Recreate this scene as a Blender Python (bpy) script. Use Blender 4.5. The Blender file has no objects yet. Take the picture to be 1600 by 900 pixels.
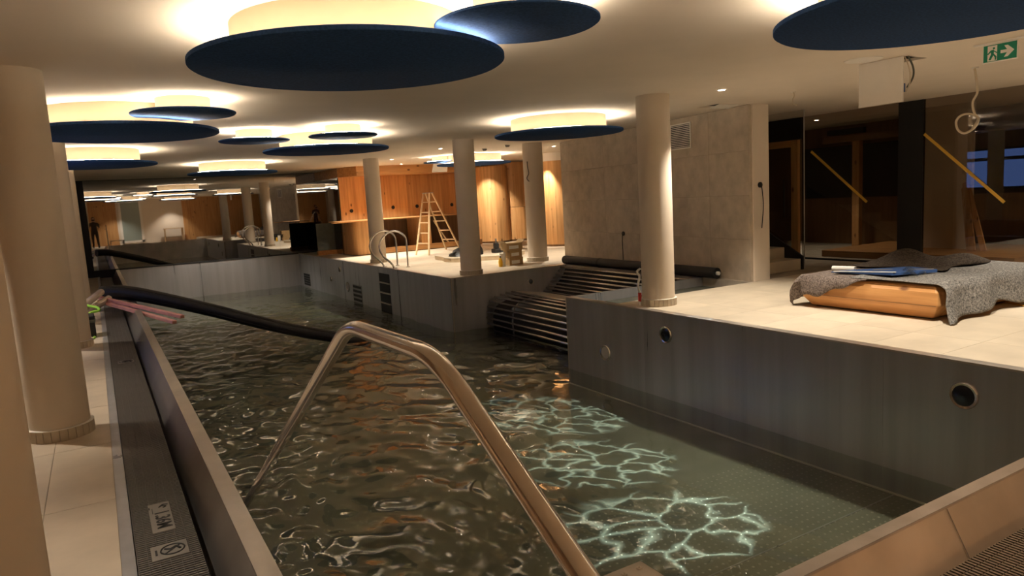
import bpy, math, random
import numpy as np
from mathutils import Vector, Matrix
random.seed(7); rng = np.random.default_rng(11)
scene = bpy.context.scene
COL = scene.collection

# ------------------------------------------------------------------ camera
cam_d = bpy.data.cameras.new('camera'); cam = bpy.data.objects.new('camera', cam_d); COL.objects.link(cam)
RC = [[0.8583194, -0.1154057, 0.4999693], [-0.5098765, -0.0825144, 0.8562811], [-0.0575650, -0.9898853, -0.1296663]]
M = Matrix.Identity(4)
for i in range(3):
    M[i][0] = RC[i][0]; M[i][1] = -RC[i][1]; M[i][2] = -RC[i][2]
M[0][3], M[1][3], M[2][3] = 0.0, 0.0, 1.6
cam.matrix_world = M
cam_d.sensor_width = 36.0; cam_d.lens = 1100.0 / 1600.0 * 36.0
cam_d.clip_start = 0.05; cam_d.clip_end = 200
scene.camera = cam

# ------------------------------------------------------------------ world, exposure
w = bpy.data.worlds.new('world'); scene.world = w; w.use_nodes = True
w.node_tree.nodes['Background'].inputs[0].default_value = (0.10, 0.12, 0.16, 1)
w.node_tree.nodes['Background'].inputs[1].default_value = 0.5
scene.view_settings.view_transform = 'Standard'; scene.view_settings.look = 'None'
scene.view_settings.gamma = 1.0; scene.view_settings.use_curve_mapping = False
scene.view_settings.exposure = 0.7
try:
    scene.cycles.max_bounces = 10; scene.cycles.diffuse_bounces = 5; scene.cycles.glossy_bounces = 5
    scene.cycles.transparent_max_bounces = 12; scene.cycles.transmission_bounces = 4
    scene.cycles.caustics_reflective = False; scene.cycles.caustics_refractive = False
    scene.cycles.sample_clamp_indirect = 12.0
    scene.cycles.use_denoising = True
except Exception:
    pass
LED = 46.0          # cove strip radiance
SPOT = 215.0         # downlight watts
WARM = (1.0, 0.83, 0.60)
WARM2 = (1.0, 0.885, 0.73)

# ------------------------------------------------------------------ levels
ZC, ZR, ZW, ZF = 2.69, 0.16, -0.86, -1.07     # ceiling, raised deck / rim, water, pool floor
PX0, PX1 = 0.48, 5.53                          # pool sides
PY0, PY1 = 1.63, 22.9                          # pool ends
SY0, SY1 = 8.0, 11.69                          # lounger bay
GX = 11.02                                     # glass front on the right

# ------------------------------------------------------------------ helpers
def new_mat(name):
    m = bpy.data.materials.new(name); m.use_nodes = True
    nt = m.node_tree; b = nt.nodes['Principled BSDF']
    return m, nt, b
def N(nt, t, **k):
    n = nt.nodes.new(t)
    for a, v in k.items(): setattr(n, a, v)
    return n
def ramp(nt, fac, stops):
    r = N(nt, 'ShaderNodeValToRGB')
    while len(r.color_ramp.elements) < len(stops): r.color_ramp.elements.new(0.5)
    for e, (p, c) in zip(r.color_ramp.elements, stops):
        e.position = p; e.color = (c[0], c[1], c[2], 1) if len(c) == 3 else c
    nt.links.new(fac, r.inputs[0]); return r
def coords(nt, scale, offset=True, kind='Object'):
    tc = N(nt, 'ShaderNodeTexCoord'); mp = N(nt, 'ShaderNodeMapping')
    mp.inputs['Scale'].default_value = scale
    if offset:
        oi = N(nt, 'ShaderNodeObjectInfo'); mu = N(nt, 'ShaderNodeMath', operation='MULTIPLY'); mu.inputs[1].default_value = 37.0
        nt.links.new(oi.outputs['Random'], mu.inputs[0]); nt.links.new(mu.outputs[0], mp.inputs['Location'])
    nt.links.new(tc.outputs[kind], mp.inputs['Vector']); return mp.outputs[0]
def noise(nt, vec, scale, detail=4, rough=0.55):
    n = N(nt, 'ShaderNodeTexNoise'); n.inputs['Scale'].default_value = scale
    n.inputs['Detail'].default_value = detail; n.inputs['Roughness'].default_value = rough
    nt.links.new(vec, n.inputs['Vector']); return n.outputs['Fac']
def bump(nt, h, b, strength=0.2, dist=0.01):
    n = N(nt, 'ShaderNodeBump'); n.inputs['Strength'].default_value = strength; n.inputs['Distance'].default_value = dist
    nt.links.new(h, n.inputs['Height']); nt.links.new(n.outputs[0], b.inputs['Normal'])
def plain(name, col, rough=0.6, metal=0.0, var=0.0, scale=8, bumps=0.0, spec=None):
    m, nt, b = new_mat(name)
    b.inputs['Base Color'].default_value = (*col, 1); b.inputs['Roughness'].default_value = rough; b.inputs['Metallic'].default_value = metal
    if spec is not None: b.inputs['Specular IOR Level'].default_value = spec
    f = noise(nt, coords(nt, (1, 1, 1)), scale)
    lo = tuple(c * (1 - var) for c in col); hi = tuple(min(1, c * (1 + var)) for c in col)
    r = ramp(nt, f, [(0.3, lo), (0.7, hi)]); nt.links.new(r.outputs[0], b.inputs['Base Color'])
    if bumps: bump(nt, f, b, bumps)
    return m
def wood(name, c0, c1, axis=2, rough=0.5, knots=True, vary=0.18):
    m, nt, b = new_mat(name)
    s = [14, 14, 14]; s[axis] = 0.7
    v = coords(nt, tuple(s)); g = noise(nt, v, 1.0, 6, 0.6)
    r = ramp(nt, g, [(0.3, c0), (0.5, tuple((a + d) / 2 for a, d in zip(c0, c1))), (0.72, c1)])
    col = r.outputs[0]
    if knots:
        s2 = [4.2, 4.2, 4.2]; s2[axis] = 2.2
        v2 = coords(nt, tuple(s2)); vo = N(nt, 'ShaderNodeTexVoronoi'); vo.inputs['Scale'].default_value = 1.0
        nt.links.new(v2, vo.inputs['Vector'])
        kr = ramp(nt, vo.outputs['Distance'], [(0.06, (1, 1, 1)), (0.14, (0, 0, 0))])
        mx = N(nt, 'ShaderNodeMix', data_type='RGBA'); nt.links.new(kr.outputs[0], mx.inputs[0])
        nt.links.new(col, mx.inputs[6]); mx.inputs[7].default_value = (c0[0] * 0.35, c0[1] * 0.3, c0[2] * 0.3, 1); col = mx.outputs[2]
    oi = N(nt, 'ShaderNodeObjectInfo'); mr = N(nt, 'ShaderNodeMapRange')
    mr.inputs[3].default_value = 1 - vary; mr.inputs[4].default_value = 1 + vary
    nt.links.new(oi.outputs['Random'], mr.inputs[0])
    hs = N(nt, 'ShaderNodeHueSaturation'); nt.links.new(mr.outputs[0], hs.inputs['Value']); nt.links.new(col, hs.inputs['Color'])
    nt.links.new(hs.outputs[0], b.inputs['Base Color']); b.inputs['Roughness'].default_value = rough
    return m
def steel(name, col=(0.52, 0.49, 0.45), r0=0.24, r1=0.4, stretch=(1.6, 1.6, 0.12), metal=0.82):
    m, nt, b = new_mat(name); b.inputs['Metallic'].default_value = metal
    f = noise(nt, coords(nt, stretch), 2.2, 5)
    c = ramp(nt, f, [(0.3, tuple(x * 0.82 for x in col)), (0.7, tuple(min(1, x * 1.12) for x in col))])
    nt.links.new(c.outputs[0], b.inputs['Base Color'])
    rr = N(nt, 'ShaderNodeMapRange'); rr.inputs[3].default_value = r0; rr.inputs[4].default_value = r1
    nt.links.new(f, rr.inputs[0]); nt.links.new(rr.outputs[0], b.inputs['Roughness'])
    f2 = noise(nt, coords(nt, (1, 1, 60)), 3.0, 3); bump(nt, f2, b, 0.05, 0.002)
    return m
def emit(name, col, s):
    m = bpy.data.materials.new(name); m.use_nodes = True; nt = m.node_tree; nt.nodes.clear()
    e = N(nt, 'ShaderNodeEmission'); e.inputs[0].default_value = (*col, 1); e.inputs[1].default_value = s
    o = N(nt, 'ShaderNodeOutputMaterial'); nt.links.new(e.outputs[0], o.inputs[0]); return m

MT = {}
MT['plaster'] = plain('plaster', (0.74, 0.655, 0.56), 0.9, var=0.03, scale=1.5, spec=0.2)
MT['column'] = plain('column_plaster', (0.66, 0.57, 0.46), 0.85, var=0.03, scale=3, spec=0.2)
MT['tile'] = plain('floor_tile', (0.60, 0.52, 0.40), 0.5, var=0.10, scale=2.5)
MT['tile_left'] = plain('deck_tile', (0.55, 0.46, 0.35), 0.5, var=0.10, scale=3)
MT['grout'] = plain('grout', (0.33, 0.28, 0.21), 0.9, var=0.1)
MT['stone'] = plain('stone_tile', (0.47, 0.395, 0.305), 0.6, var=0.16, scale=4.5, bumps=0.05)
MT['skirt'] = plain('skirting_tile', (0.50, 0.42, 0.31), 0.6, var=0.08, scale=9)
MT['steel'] = steel('brushed_steel', (0.48, 0.485, 0.505), 0.2, 0.42, (2.2, 2.2, 0.10), 0.6)  # upright colour streaks imitate varied reflections on the pool walls
MT['steel_dark'] = steel('steel_satin', (0.30, 0.29, 0.275), 0.3, 0.45)
MT['lip'] = steel('rim_steel', (0.62, 0.56, 0.49), 0.28, 0.4, (1, 1, 1))
MT['chrome'] = steel('polished_steel', (0.74, 0.69, 0.63), 0.10, 0.2, (1, 1, 1))
MT['black'] = plain('black_rubber', (0.012, 0.012, 0.012), 0.45, var=0.2, scale=30)
MT['black_flat'] = plain('black_paint', (0.008, 0.008, 0.009), 0.6)
MT['grate'] = plain('grate_plastic', (0.11, 0.10, 0.09), 0.45, var=0.08, scale=6)
MT['plate'] = plain('sign_plate', (0.22, 0.20, 0.175), 0.45, var=0.05)
MT['ink'] = plain('sign_ink', (0.02, 0.02, 0.02), 0.6)
MT['felt_navy'] = plain('navy_felt', (0.03, 0.075, 0.20), 0.95, var=0.25, scale=60, bumps=0.1, spec=0.1)
MT['white'] = plain('white_paint', (0.80, 0.76, 0.70), 0.7, var=0.02)
MT['drum'] = plain('drum_paint', (0.34, 0.255, 0.165), 0.85, var=0.02, spec=0.2)
MT['wood'] = wood('larch_wood', (0.46, 0.22, 0.075), (0.70, 0.39, 0.155))
MT['wood_h'] = wood('larch_wood_level', (0.42, 0.19, 0.06), (0.66, 0.35, 0.13), axis=1)
MT['wood_x'] = wood('larch_wood_across', (0.42, 0.19, 0.06), (0.66, 0.35, 0.13), axis=0)
MT['wood_dark'] = wood('brown_wood', (0.16, 0.085, 0.035), (0.25, 0.14, 0.065), knots=False)
MT['wood_lad'] = wood('ladder_wood', (0.52, 0.36, 0.2), (0.72, 0.53, 0.32), knots=False)
MT['card'] = plain('cardboard', (0.42, 0.28, 0.13), 0.85, var=0.1)
MT['paper'] = plain('paper_label', (0.8, 0.78, 0.72), 0.8)
MT['yellow'] = plain('yellow_plastic', (0.85, 0.50, 0.03), 0.5)
MT['tape'] = plain('yellow_tape', (0.80, 0.50, 0.07), 0.55)
MT['red'] = plain('red_plastic', (0.65, 0.06, 0.04), 0.5)
MT['pink'] = plain('pink_foam', (0.75, 0.36, 0.30), 0.8, var=0.1)
MT['lime'] = plain('lime_webbing', (0.30, 0.60, 0.06), 0.7, var=0.2)
MT['blue'] = plain('blue_sheet', (0.03, 0.075, 0.21), 0.45, var=0.2)
MT['cable'] = plain('white_cable', (0.62, 0.53, 0.40), 0.6)
MT['green_sign'] = None
MT['membrane'] = plain('grey_green_membrane', (0.10, 0.105, 0.085), 0.8, var=0.15)
MT['concrete'] = plain('concrete', (0.40, 0.35, 0.28), 0.85, var=0.15, scale=5)
MT['led'] = emit('cove_led', WARM, LED)
MT['lamp'] = emit('downlight_lens', (1.0, 0.88, 0.72), 30.0)
MT['podium'] = plain('pale_block', (0.62, 0.49, 0.33), 0.7, var=0.08)
def felt(name, a, b_):
    m, nt, b = new_mat(name); f = noise(nt, coords(nt, (1, 1, 1)), 55, 5, 0.75)
    f2 = noise(nt, coords(nt, (1, 1, 1)), 6, 3)
    r = ramp(nt, f, [(0.36, a), (0.52, tuple((p + q) / 2 for p, q in zip(a, b_))), (0.66, b_)])
    nt.links.new(r.outputs[0], b.inputs['Base Color']); b.inputs['Roughness'].default_value = 1.0
    b.inputs['Specular IOR Level'].default_value = 0.05
    bump(nt, f, b, 0.6, 0.02); return m
MT['felt_grey'] = felt('grey_felt', (0.06, 0.06, 0.06), (0.42, 0.40, 0.37))
MT['felt_brown'] = felt('brown_felt', (0.07, 0.055, 0.05), (0.33, 0.27, 0.235))
MT['felt_dark'] = felt('dark_felt', (0.03, 0.024, 0.02), (0.12, 0.095, 0.075))
def green_mat():
    m, nt, b = new_mat('exit_green'); b.inputs['Base Color'].default_value = (0.0, 0.22, 0.12, 1); b.inputs['Roughness'].default_value = 0.5
    return m
MT['green_sign'] = green_mat()
def mirror_mat():
    m, nt, b = new_mat('tinted_mirror'); b.inputs['Metallic'].default_value = 1.0
    b.inputs['Base Color'].default_value = (0.40, 0.40, 0.40, 1); b.inputs['Roughness'].default_value = 0.015
    f = noise(nt, coords(nt, (1, 1, 0.25)), 0.9, 2); bump(nt, f, b, 0.02, 0.05); return m
MT['mirror'] = mirror_mat()
def schlick(nt, f0, normal=None, top=1.0):
    lw = N(nt, 'ShaderNodeLayerWeight'); lw.inputs['Blend'].default_value = 0.5
    if normal is not None: nt.links.new(normal, lw.inputs['Normal'])
    p = N(nt, 'ShaderNodeMath', operation='POWER'); nt.links.new(lw.outputs['Facing'], p.inputs[0]); p.inputs[1].default_value = 5.0
    m = N(nt, 'ShaderNodeMath', operation='MULTIPLY_ADD'); nt.links.new(p.outputs[0], m.inputs[0]); m.inputs[1].default_value = top - f0; m.inputs[2].default_value = f0
    return m.outputs[0]
def glass_mat(name, tint, refl):
    m = bpy.data.materials.new(name); m.use_nodes = True; nt = m.node_tree; nt.nodes.clear()
    fr = schlick(nt, refl)
    t = N(nt, 'ShaderNodeBsdfTransparent'); t.inputs[0].default_value = (*tint, 1)
    g = N(nt, 'ShaderNodeBsdfGlossy'); g.inputs['Roughness'].default_value = 0.0
    mx = N(nt, 'ShaderNodeMixShader'); o = N(nt, 'ShaderNodeOutputMaterial')
    nt.links.new(fr, mx.inputs[0]); nt.links.new(t.outputs[0], mx.inputs[1]); nt.links.new(g.outputs[0], mx.inputs[2]); nt.links.new(mx.outputs[0], o.inputs[0])
    return m
MT['glass'] = glass_mat('dark_glass', (0.66, 0.63, 0.58), 0.07)
MT['clear'] = glass_mat('clear_glass', (0.92, 0.92, 0.90), 0.03)
def water_mat():
    m = bpy.data.materials.new('pool_water'); m.use_nodes = True; nt = m.node_tree; nt.nodes.clear()
    v = coords(nt, (1, 1, 1), False); h = noise(nt, v, 9.0, 3, 0.5)
    bp = N(nt, 'ShaderNodeBump'); bp.inputs['Strength'].default_value = 0.03; bp.inputs['Distance'].default_value = 0.03
    nt.links.new(h, bp.inputs['Height'])
    fr = schlick(nt, 0.085, bp.outputs[0])
    t = N(nt, 'ShaderNodeBsdfTransparent'); t.inputs[0].default_value = (0.70, 0.74, 0.66, 1)
    g = N(nt, 'ShaderNodeBsdfGlossy'); g.inputs['Roughness'].default_value = 0.02; nt.links.new(bp.outputs[0], g.inputs['Normal'])
    mx = N(nt, 'ShaderNodeMixShader'); o = N(nt, 'ShaderNodeOutputMaterial')
    nt.links.new(fr, mx.inputs[0]); nt.links.new(t.outputs[0], mx.inputs[1]); nt.links.new(g.outputs[0], mx.inputs[2]); nt.links.new(mx.outputs[0], o.inputs[0])
    return m
MT['water'] = water_mat()
MT['poolfloor'] = plain('pool_floor_steel', (0.235, 0.24, 0.20), 0.45, metal=0.35, var=0.2, scale=1.5)

MT['nub'] = plain('nub_steel', (0.42, 0.41, 0.36), 0.5)
class MB:
    def __init__(s): s.v = []; s.f = []
    def add(s, vs, fs):
        n = len(s.v); s.v += [tuple(float(c) for c in p) for p in vs]; s.f += [tuple(i + n for i in f) for f in fs]; return s
    def box(s, x0, x1, y0, y1, z0, z1):
        return s.add([(x0,y0,z0),(x1,y0,z0),(x1,y1,z0),(x0,y1,z0),(x0,y0,z1),(x1,y0,z1),(x1,y1,z1),(x0,y1,z1)],
                     [(3,2,1,0),(4,5,6,7),(0,1,5,4),(1,2,6,5),(2,3,7,6),(3,0,4,7)])
    def bar(s, a, b, wx, wy, up=(0, 0, 1)):
        a = Vector(a); b = Vector(b); d = (b - a).normalized(); u = Vector(up)
        if abs(d.dot(u)) > 0.98: u = Vector((1, 0, 0))
        sx = d.cross(u).normalized(); sy = sx.cross(d).normalized()
        vs = []
        for p in (a, b):
            for i, j in ((-1, -1), (1, -1), (1, 1), (-1, 1)): vs.append(p + sx * i * wx / 2 + sy * j * wy / 2)
        return s.add(vs, [(3,2,1,0),(4,5,6,7),(0,1,5,4),(1,2,6,5),(2,3,7,6),(3,0,4,7)])
    def prism(s, poly, z0, z1):
        n = len(poly); vs = [(x, y, z0) for x, y in poly] + [(x, y, z1) for x, y in poly]
        return s.add(vs, [tuple(range(n - 1, -1, -1)), tuple(range(n, 2 * n))] + [(i, (i + 1) % n, n + (i + 1) % n, n + i) for i in range(n)])
    def prof_y(s, prof, y0, y1):          # closed x-z profile swept along y
        n = len(prof); vs = [(x, y0, z) for x, z in prof] + [(x, y1, z) for x, z in prof]
        return s.add(vs, [tuple(range(n)), tuple(range(2 * n - 1, n - 1, -1))] + [(i, n + i, n + (i + 1) % n, (i + 1) % n) for i in range(n)])
    def prof_x(s, prof, x0, x1):          # closed y-z profile swept along x
        n = len(prof); vs = [(x0, y, z) for y, z in prof] + [(x1, y, z) for y, z in prof]
        return s.add(vs, [tuple(range(n - 1, -1, -1)), tuple(range(n, 2 * n))] + [(i, (i + 1) % n, n + (i + 1) % n, n + i) for i in range(n)])
    def cyl(s, c, r, z0, z1, n=48, r1=None):
        r1 = r if r1 is None else r1
        vs = [(c[0] + r * math.cos(2*math.pi*i/n), c[1] + r * math.sin(2*math.pi*i/n), z0) for i in range(n)] + \
             [(c[0] + r1 * math.cos(2*math.pi*i/n), c[1] + r1 * math.sin(2*math.pi*i/n), z1) for i in range(n)]
        return s.add(vs, [tuple(range(n - 1, -1, -1)), tuple(range(n, 2 * n))] + [(i, (i + 1) % n, n + (i + 1) % n, n + i) for i in range(n)])
    def lathe(s, c, prof, n=48):          # prof: (r,z) list, open
        k = len(prof); vs = []
        for i in range(n):
            a = 2 * math.pi * i / n
            vs += [(c[0] + r * math.cos(a), c[1] + r * math.sin(a), z) for r, z in prof]
        fs = []
        for i in range(n):
            j = (i + 1) % n
            for q in range(k - 1): fs.append((i*k+q, j*k+q, j*k+q+1, i*k+q+1))
        return s.add(vs, fs)
    def tube(s, path, r, n=12, caps=True):
        P = [Vector(p) for p in path]; m = len(P); T = []
        for i in range(m):
            t = (P[min(i + 1, m - 1)] - P[max(i - 1, 0)]); T.append(t.normalized())
        u = T[0].orthogonal().normalized(); vs = []
        for i in range(m):
            u = (u - T[i] * u.dot(T[i])).normalized(); w_ = T[i].cross(u)
            rr = r[i] if isinstance(r, (list, tuple)) else r
            for k in range(n):
                a = 2 * math.pi * k / n; vs.append(P[i] + (u * math.cos(a) + w_ * math.sin(a)) * rr)
        fs = [(i*n+k, i*n+(k+1)%n, (i+1)*n+(k+1)%n, (i+1)*n+k) for i in range(m - 1) for k in range(n)]
        if caps: fs += [tuple(range(n - 1, -1, -1)), tuple(range((m - 1) * n, m * n))]
        return s.add(vs, fs)
    def disc_x(s, c, r, t, n=32, inner=0.0, dome=0.0):   # disc facing -x with thickness t and optional dome
        vs, fs = [], []
        rings = [(r, 0), (r, -t), (r * 0.86, -t - dome * 0.25), (r * 0.5, -t - dome * 0.8), (0.001, -t - dome)]
        k = len(rings)
        for i in range(n):
            a = 2 * math.pi * i / n
            for rr, dx in rings: vs.append((c[0] + dx, c[1] + rr * math.cos(a), c[2] + rr * math.sin(a)))
        for i in range(n):
            j = (i + 1) % n
            for q in range(k - 1): fs.append((i*k+q, i*k+q+1, j*k+q+1, j*k+q))
        return s.add(vs, fs)
    def mesh(s, name, org=(0, 0, 0)):
        me = bpy.data.meshes.new(name)
        me.from_pydata([(a - org[0], b - org[1], c - org[2]) for a, b, c in s.v], [], s.f); me.update(); return me
    def build(s, name, mat, parent=None, org=None, smooth=False, bevel=0.0):
        po = wloc(parent) if parent else Vector((0, 0, 0))
        o_ = Vector(org) if org is not None else po
        me = s.mesh(name, o_); me.materials.append(MT[mat] if isinstance(mat, str) else mat)
        return link(name, me, parent, o_, smooth, bevel)
def wloc(o):
    l = Vector((0, 0, 0))
    while o is not None: l += o.location; o = o.parent
    return l
def link(name, me, parent=None, org=(0, 0, 0), smooth=False, bevel=0.0, rotz=0.0):
    o = bpy.data.objects.new(name, me); COL.objects.link(o)
    po = wloc(parent) if parent else Vector((0, 0, 0))
    o.location = Vector(org) - po; o.parent = parent
    if rotz: o.rotation_euler.z = rotz
    if smooth:
        me.polygons.foreach_set('use_smooth', [True] * len(me.polygons))
        try: me.set_sharp_from_angle(angle=math.radians(40))
        except Exception: pass
    if bevel:
        b = o.modifiers.new('bevel', 'BEVEL'); b.width = bevel; b.segments = 2; b.limit_method = 'ANGLE'
    return o
def thing(name, loc, label, cat, group=None):
    o = bpy.data.objects.new(name, None); COL.objects.link(o); o.location = loc; o.empty_display_size = 0.1
    return tag(o, label, cat, group)
def tag(o, label, cat, group=None, kind=None):
    o['label'] = label; o['category'] = cat
    if group: o['group'] = group
    if kind: o['kind'] = kind
    return o
def struct(o, label=None):
    o['kind'] = 'structure'
    if label: o['label'] = label
    return o
def smooth_path(pts, rad=0.08, n=6):
    P = [Vector(p) for p in pts]; out = [P[0]]
    for i in range(1, len(P) - 1):
        a = (P[i - 1] - P[i]); b = (P[i + 1] - P[i]); ra = min(rad, a.length * 0.45, b.length * 0.45)
        A = P[i] + a.normalized() * ra; B = P[i] + b.normalized() * ra
        for k in range(n + 1):
            t = k / n; out.append(A * (1 - t) ** 2 + P[i] * 2 * t * (1 - t) + B * t * t)
    out.append(P[-1]); return out
def catmull(pts, n=6):
    P = [Vector(p) for p in pts]; Q = [P[0]] + P + [P[-1]]; out = []
    for i in range(1, len(Q) - 2):
        for k in range(n):
            t = k / n; a, b, c, d = Q[i - 1], Q[i], Q[i + 1], Q[i + 2]
            out.append(0.5 * ((2 * b) + (-a + c) * t + (2*a - 5*b + 4*c - d) * t*t + (-a + 3*b - 3*c + d) * t**3))
    out.append(P[-1]); return out
def spot(name, loc, aim, power, size, blend=0.5, col=WARM2, rad=0.04, parent=None):
    d = bpy.data.lights.new(name, 'SPOT'); d.energy = power; d.color = col; d.spot_size = math.radians(size); d.spot_blend = blend; d.shadow_soft_size = rad
    o = bpy.data.objects.new(name, d); COL.objects.link(o)
    v = Vector(aim) - Vector(loc); q = v.to_track_quat('-Z', 'Y')
    o.rotation_euler = q.to_euler(); o.location = Vector(loc) - (wloc(parent) if parent else Vector((0, 0, 0))); o.parent = parent
    return o
_tc = {}
def tiles(parent, x0, x1, y0, y1, tw, tl, z, mat, gap=0.004, th=0.02, ox=0.0, oy=0.0, holes=()):
    def cuts(a, b, st, off):
        c = [a]; k = math.floor((a - off) / st) + 1
        while off + k * st < b - 0.02:
            if off + k * st > a + 0.02: c.append(off + k * st)
            k += 1
        return c + [b]
    xs = cuts(x0, x1, tw, ox); ys = cuts(y0, y1, tl, oy)
    for i in range(len(xs) - 1):
        for j in range(len(ys) - 1):
            w_, l_ = round(xs[i+1] - xs[i], 3), round(ys[j+1] - ys[j], 3); key = (w_, l_, mat, gap, th)
            if key not in _tc:
                m_ = MB().box(-w_/2 + gap/2, w_/2 - gap/2, -l_/2 + gap/2, l_/2 - gap/2, -th, 0).mesh('tile'); m_.materials.append(MT[mat]); _tc[key] = m_
            link('tile', _tc[key], parent, ((xs[i] + xs[i+1]) / 2, (ys[j] + ys[j+1]) / 2, z))

# ================================================================== STRUCTURE
XL, XR, YB, YF = -1.95, 14.2, -3.2, PY1
# --- floors
fl = struct(MB().box(XL, -0.07, YB, YF, -0.3, -0.003).build('floor_deck_left', 'grout', org=(-1, 10, 0)), 'pale stone tile deck along the left side of the pool')
tiles(fl, XL, -0.07, YB, YF, 0.6, 1.2, 0.0, 'tile_left', 0.005, ox=-0.42, oy=4.55)
fn = struct(MB().box(-0.07, PX1, YB, 1.12, -0.3, -0.003).build('floor_deck_near', 'grout', org=(2, 0, 0)), 'pale stone tile deck at the near end of the pool')
tiles(fn, -0.07, PX1, YB, 1.12, 1.2, 0.6, 0.0, 'tile_left', 0.005)
frr = struct(MB().box(PX1 + 0.01, XR, YB, 7.0, -1.2, ZR - 0.003).build('floor_deck_right', 'grout', org=(8, 2, ZR)), 'pale stone tile deck on the raised right platform')
tiles(frr, PX1 + 0.1, XR, YB, 7.0, 1.2, 0.6, ZR, 'tile', 0.002, ox=0.3)
fm = struct(MB().box(PX1 + 0.01, XR, SY1 + 0.012, YF, -1.2, ZR - 0.003).build('floor_deck_middle', 'grout', org=(8, 16, ZR)), 'pale stone tile deck of the middle platform in front of the bar')
tiles(fm, PX1 + 0.09, XR, SY1 + 0.09, YF, 1.2, 0.6, ZR, 'tile', 0.002, ox=0.3)
struct(MB().box(8.1, XR, 7.0, SY1, -1.2, ZR - 0.001).build('floor_strip', 'concrete', org=(10, 9, ZR)), 'bare concrete floor beside the stone wall')
# --- ceiling with two hatch openings
H1 = (6.72, 7.12, 3.97, 4.41); H2 = (7.58, 7.96, 7.08, 7.46)
xs = sorted({XL, XR, H1[0], H1[1], H2[0], H2[1]}); ys = sorted({YB, YF, H1[2], H1[3], H2[2], H2[3]})
cb = MB()
for i in range(len(xs) - 1):
    for j in range(len(ys) - 1):
        mx, my = (xs[i] + xs[i+1]) / 2, (ys[j] + ys[j+1]) / 2
        if any(h[0] < mx < h[1] and h[2] < my < h[3] for h in (H1, H2)): continue
        cb.box(xs[i], xs[i+1], ys[j], ys[j+1], ZC, ZC + 0.03)
ce = struct(cb.build('ceiling', 'plaster', org=(5, 8, ZC)), 'smooth cream plaster ceiling')
struct(MB().box(XL, XR, YB, YF, ZC + 0.5, ZC + 0.55).build('ceiling_slab', 'black_flat', org=(5, 8, ZC + 0.5)), 'dark slab above the ceiling hatches')
# --- outer walls
struct(MB().box(XL - 0.1, XL, YB, YF, 0, ZC + 0.5).build('wall_left', 'wood_dark', org=(XL, 8, 0)), 'dark brown wall behind the left columns')
struct(MB().box(XL - 0.1, XR, YB - 0.1, YB, -0.3, ZC + 0.5).build('wall_rear', 'plaster', org=(5, YB, 0)), 'plaster wall behind the viewer')
struct(MB().box(XR, XR + 0.1, YB, YF, 0, ZC + 0.5).build('wall_right', 'wood_dark', org=(XR, 8, 0)), 'dark brown far wall behind the glass front')
struct(MB().box(XL - 0.1, XR, YF + 0.06, YF + 0.16, -1.2, ZC + 0.5).build('wall_far', 'black_flat', org=(5, YF, 0)), 'dark wall carrying the mirror')
# --- pool shell
pf = struct(MB().box(PX0 - 0.05, 8.1, PY0 - 0.05, YF, ZF - 0.1, ZF).build('floor_pool', 'poolfloor', org=(3, 10, ZF)), 'dark steel pool floor under shallow water')
nub = MB()
for i in range(46):
    for j in range(34):
        x = 2.5 + i * 0.066 + (0.033 if j % 2 else 0); y = 2.0 + j * 0.075
        if x > PX1 - 0.06: continue
        r = 0.011
        vs = [(x + r * math.cos(k * math.pi / 3), y + r * math.sin(k * math.pi / 3), ZF) for k in range(6)] + [(x, y, ZF + 0.006)]
        nub.add(vs, [(k, (k + 1) % 6, 6) for k in range(6)])
nb = nub.build('anti_slip_nub', 'nub', pf); nb['kind'] = 'stuff'
for q, (a, b) in enumerate([((0.6, 3.3), (5.5, 3.28)), ((0.6, 8.0), (5.5, 8.0))]):
    MB().bar((a[0], a[1], ZF + 0.002), (b[0], b[1], ZF + 0.002), 0.012, 0.006).build('weld_seam', 'steel', pf)
MB().bar((PX1 - 0.012, PY0, ZF + 0.004), (PX1 - 0.012, SY0, ZF + 0.004), 0.022, 0.012).build('corner_bead', 'paper', pf)
# right wall panels
def panels_x(name, label, x, cuts, z0=ZF - 0.05, z1=ZR - 0.012, side=1, mat='steel'):
    root = struct(MB().box(x + 0.006 * side, x + 0.012 * side + 0.02 * side, cuts[0], cuts[-1], z0, z1).build(name, 'black_flat', org=(x, (cuts[0] + cuts[-1]) / 2, z0)), label)
    for a, b in zip(cuts[:-1], cuts[1:]):
        MB().box(min(x, x + 0.008 * side), max(x, x + 0.008 * side), a + 0.001, b - 0.001, z0, z1).build('panel', mat, root)
    return root
def panels_y(name, label, y, cuts, z0=ZF - 0.05, z1=ZR - 0.012, side=1, mat='steel'):
    root = struct(MB().box(cuts[0], cuts[-1], y + 0.006 * side, y + 0.03 * side, z0, z1).build(name, 'black_flat', org=((cuts[0] + cuts[-1]) / 2, y, z0)), label)
    for a, b in zip(cuts[:-1], cuts[1:]):
        MB().box(a + 0.001, b - 0.001, min(y, y + 0.008 * side), max(y, y + 0.008 * side), z0, z1).build('panel', mat, root)
    return root
wr = panels_x('wall_pool_right', 'brushed steel pool wall below the right platform', PX1, [PY0, 3.4, 4.85, 6.4, SY0])
wm = panels_x('wall_pool_middle', 'brushed steel pool wall below the middle platform', PX1, [SY1 + 0.011, 13.6, 16.1, 18.6, 20.4, YF])
wf = panels_y('wall_pool_far', 'brushed steel pool wall at the far end below the mirror', YF, [PX0, 2.62, 5.53])
wb = panels_y('wall_bay_far', 'brushed steel side wall of the lounger bay below the middle platform', SY1, [PX1, 6.9, 8.12])
struct(MB().box(PX1 + 0.01, 8.1, SY0 - 0.06, SY0, ZF, ZR).build('wall_bay_near', 'steel', org=(7, SY0, ZF)), 'steel upstand closing the lounger bay beside the right platform')
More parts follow.
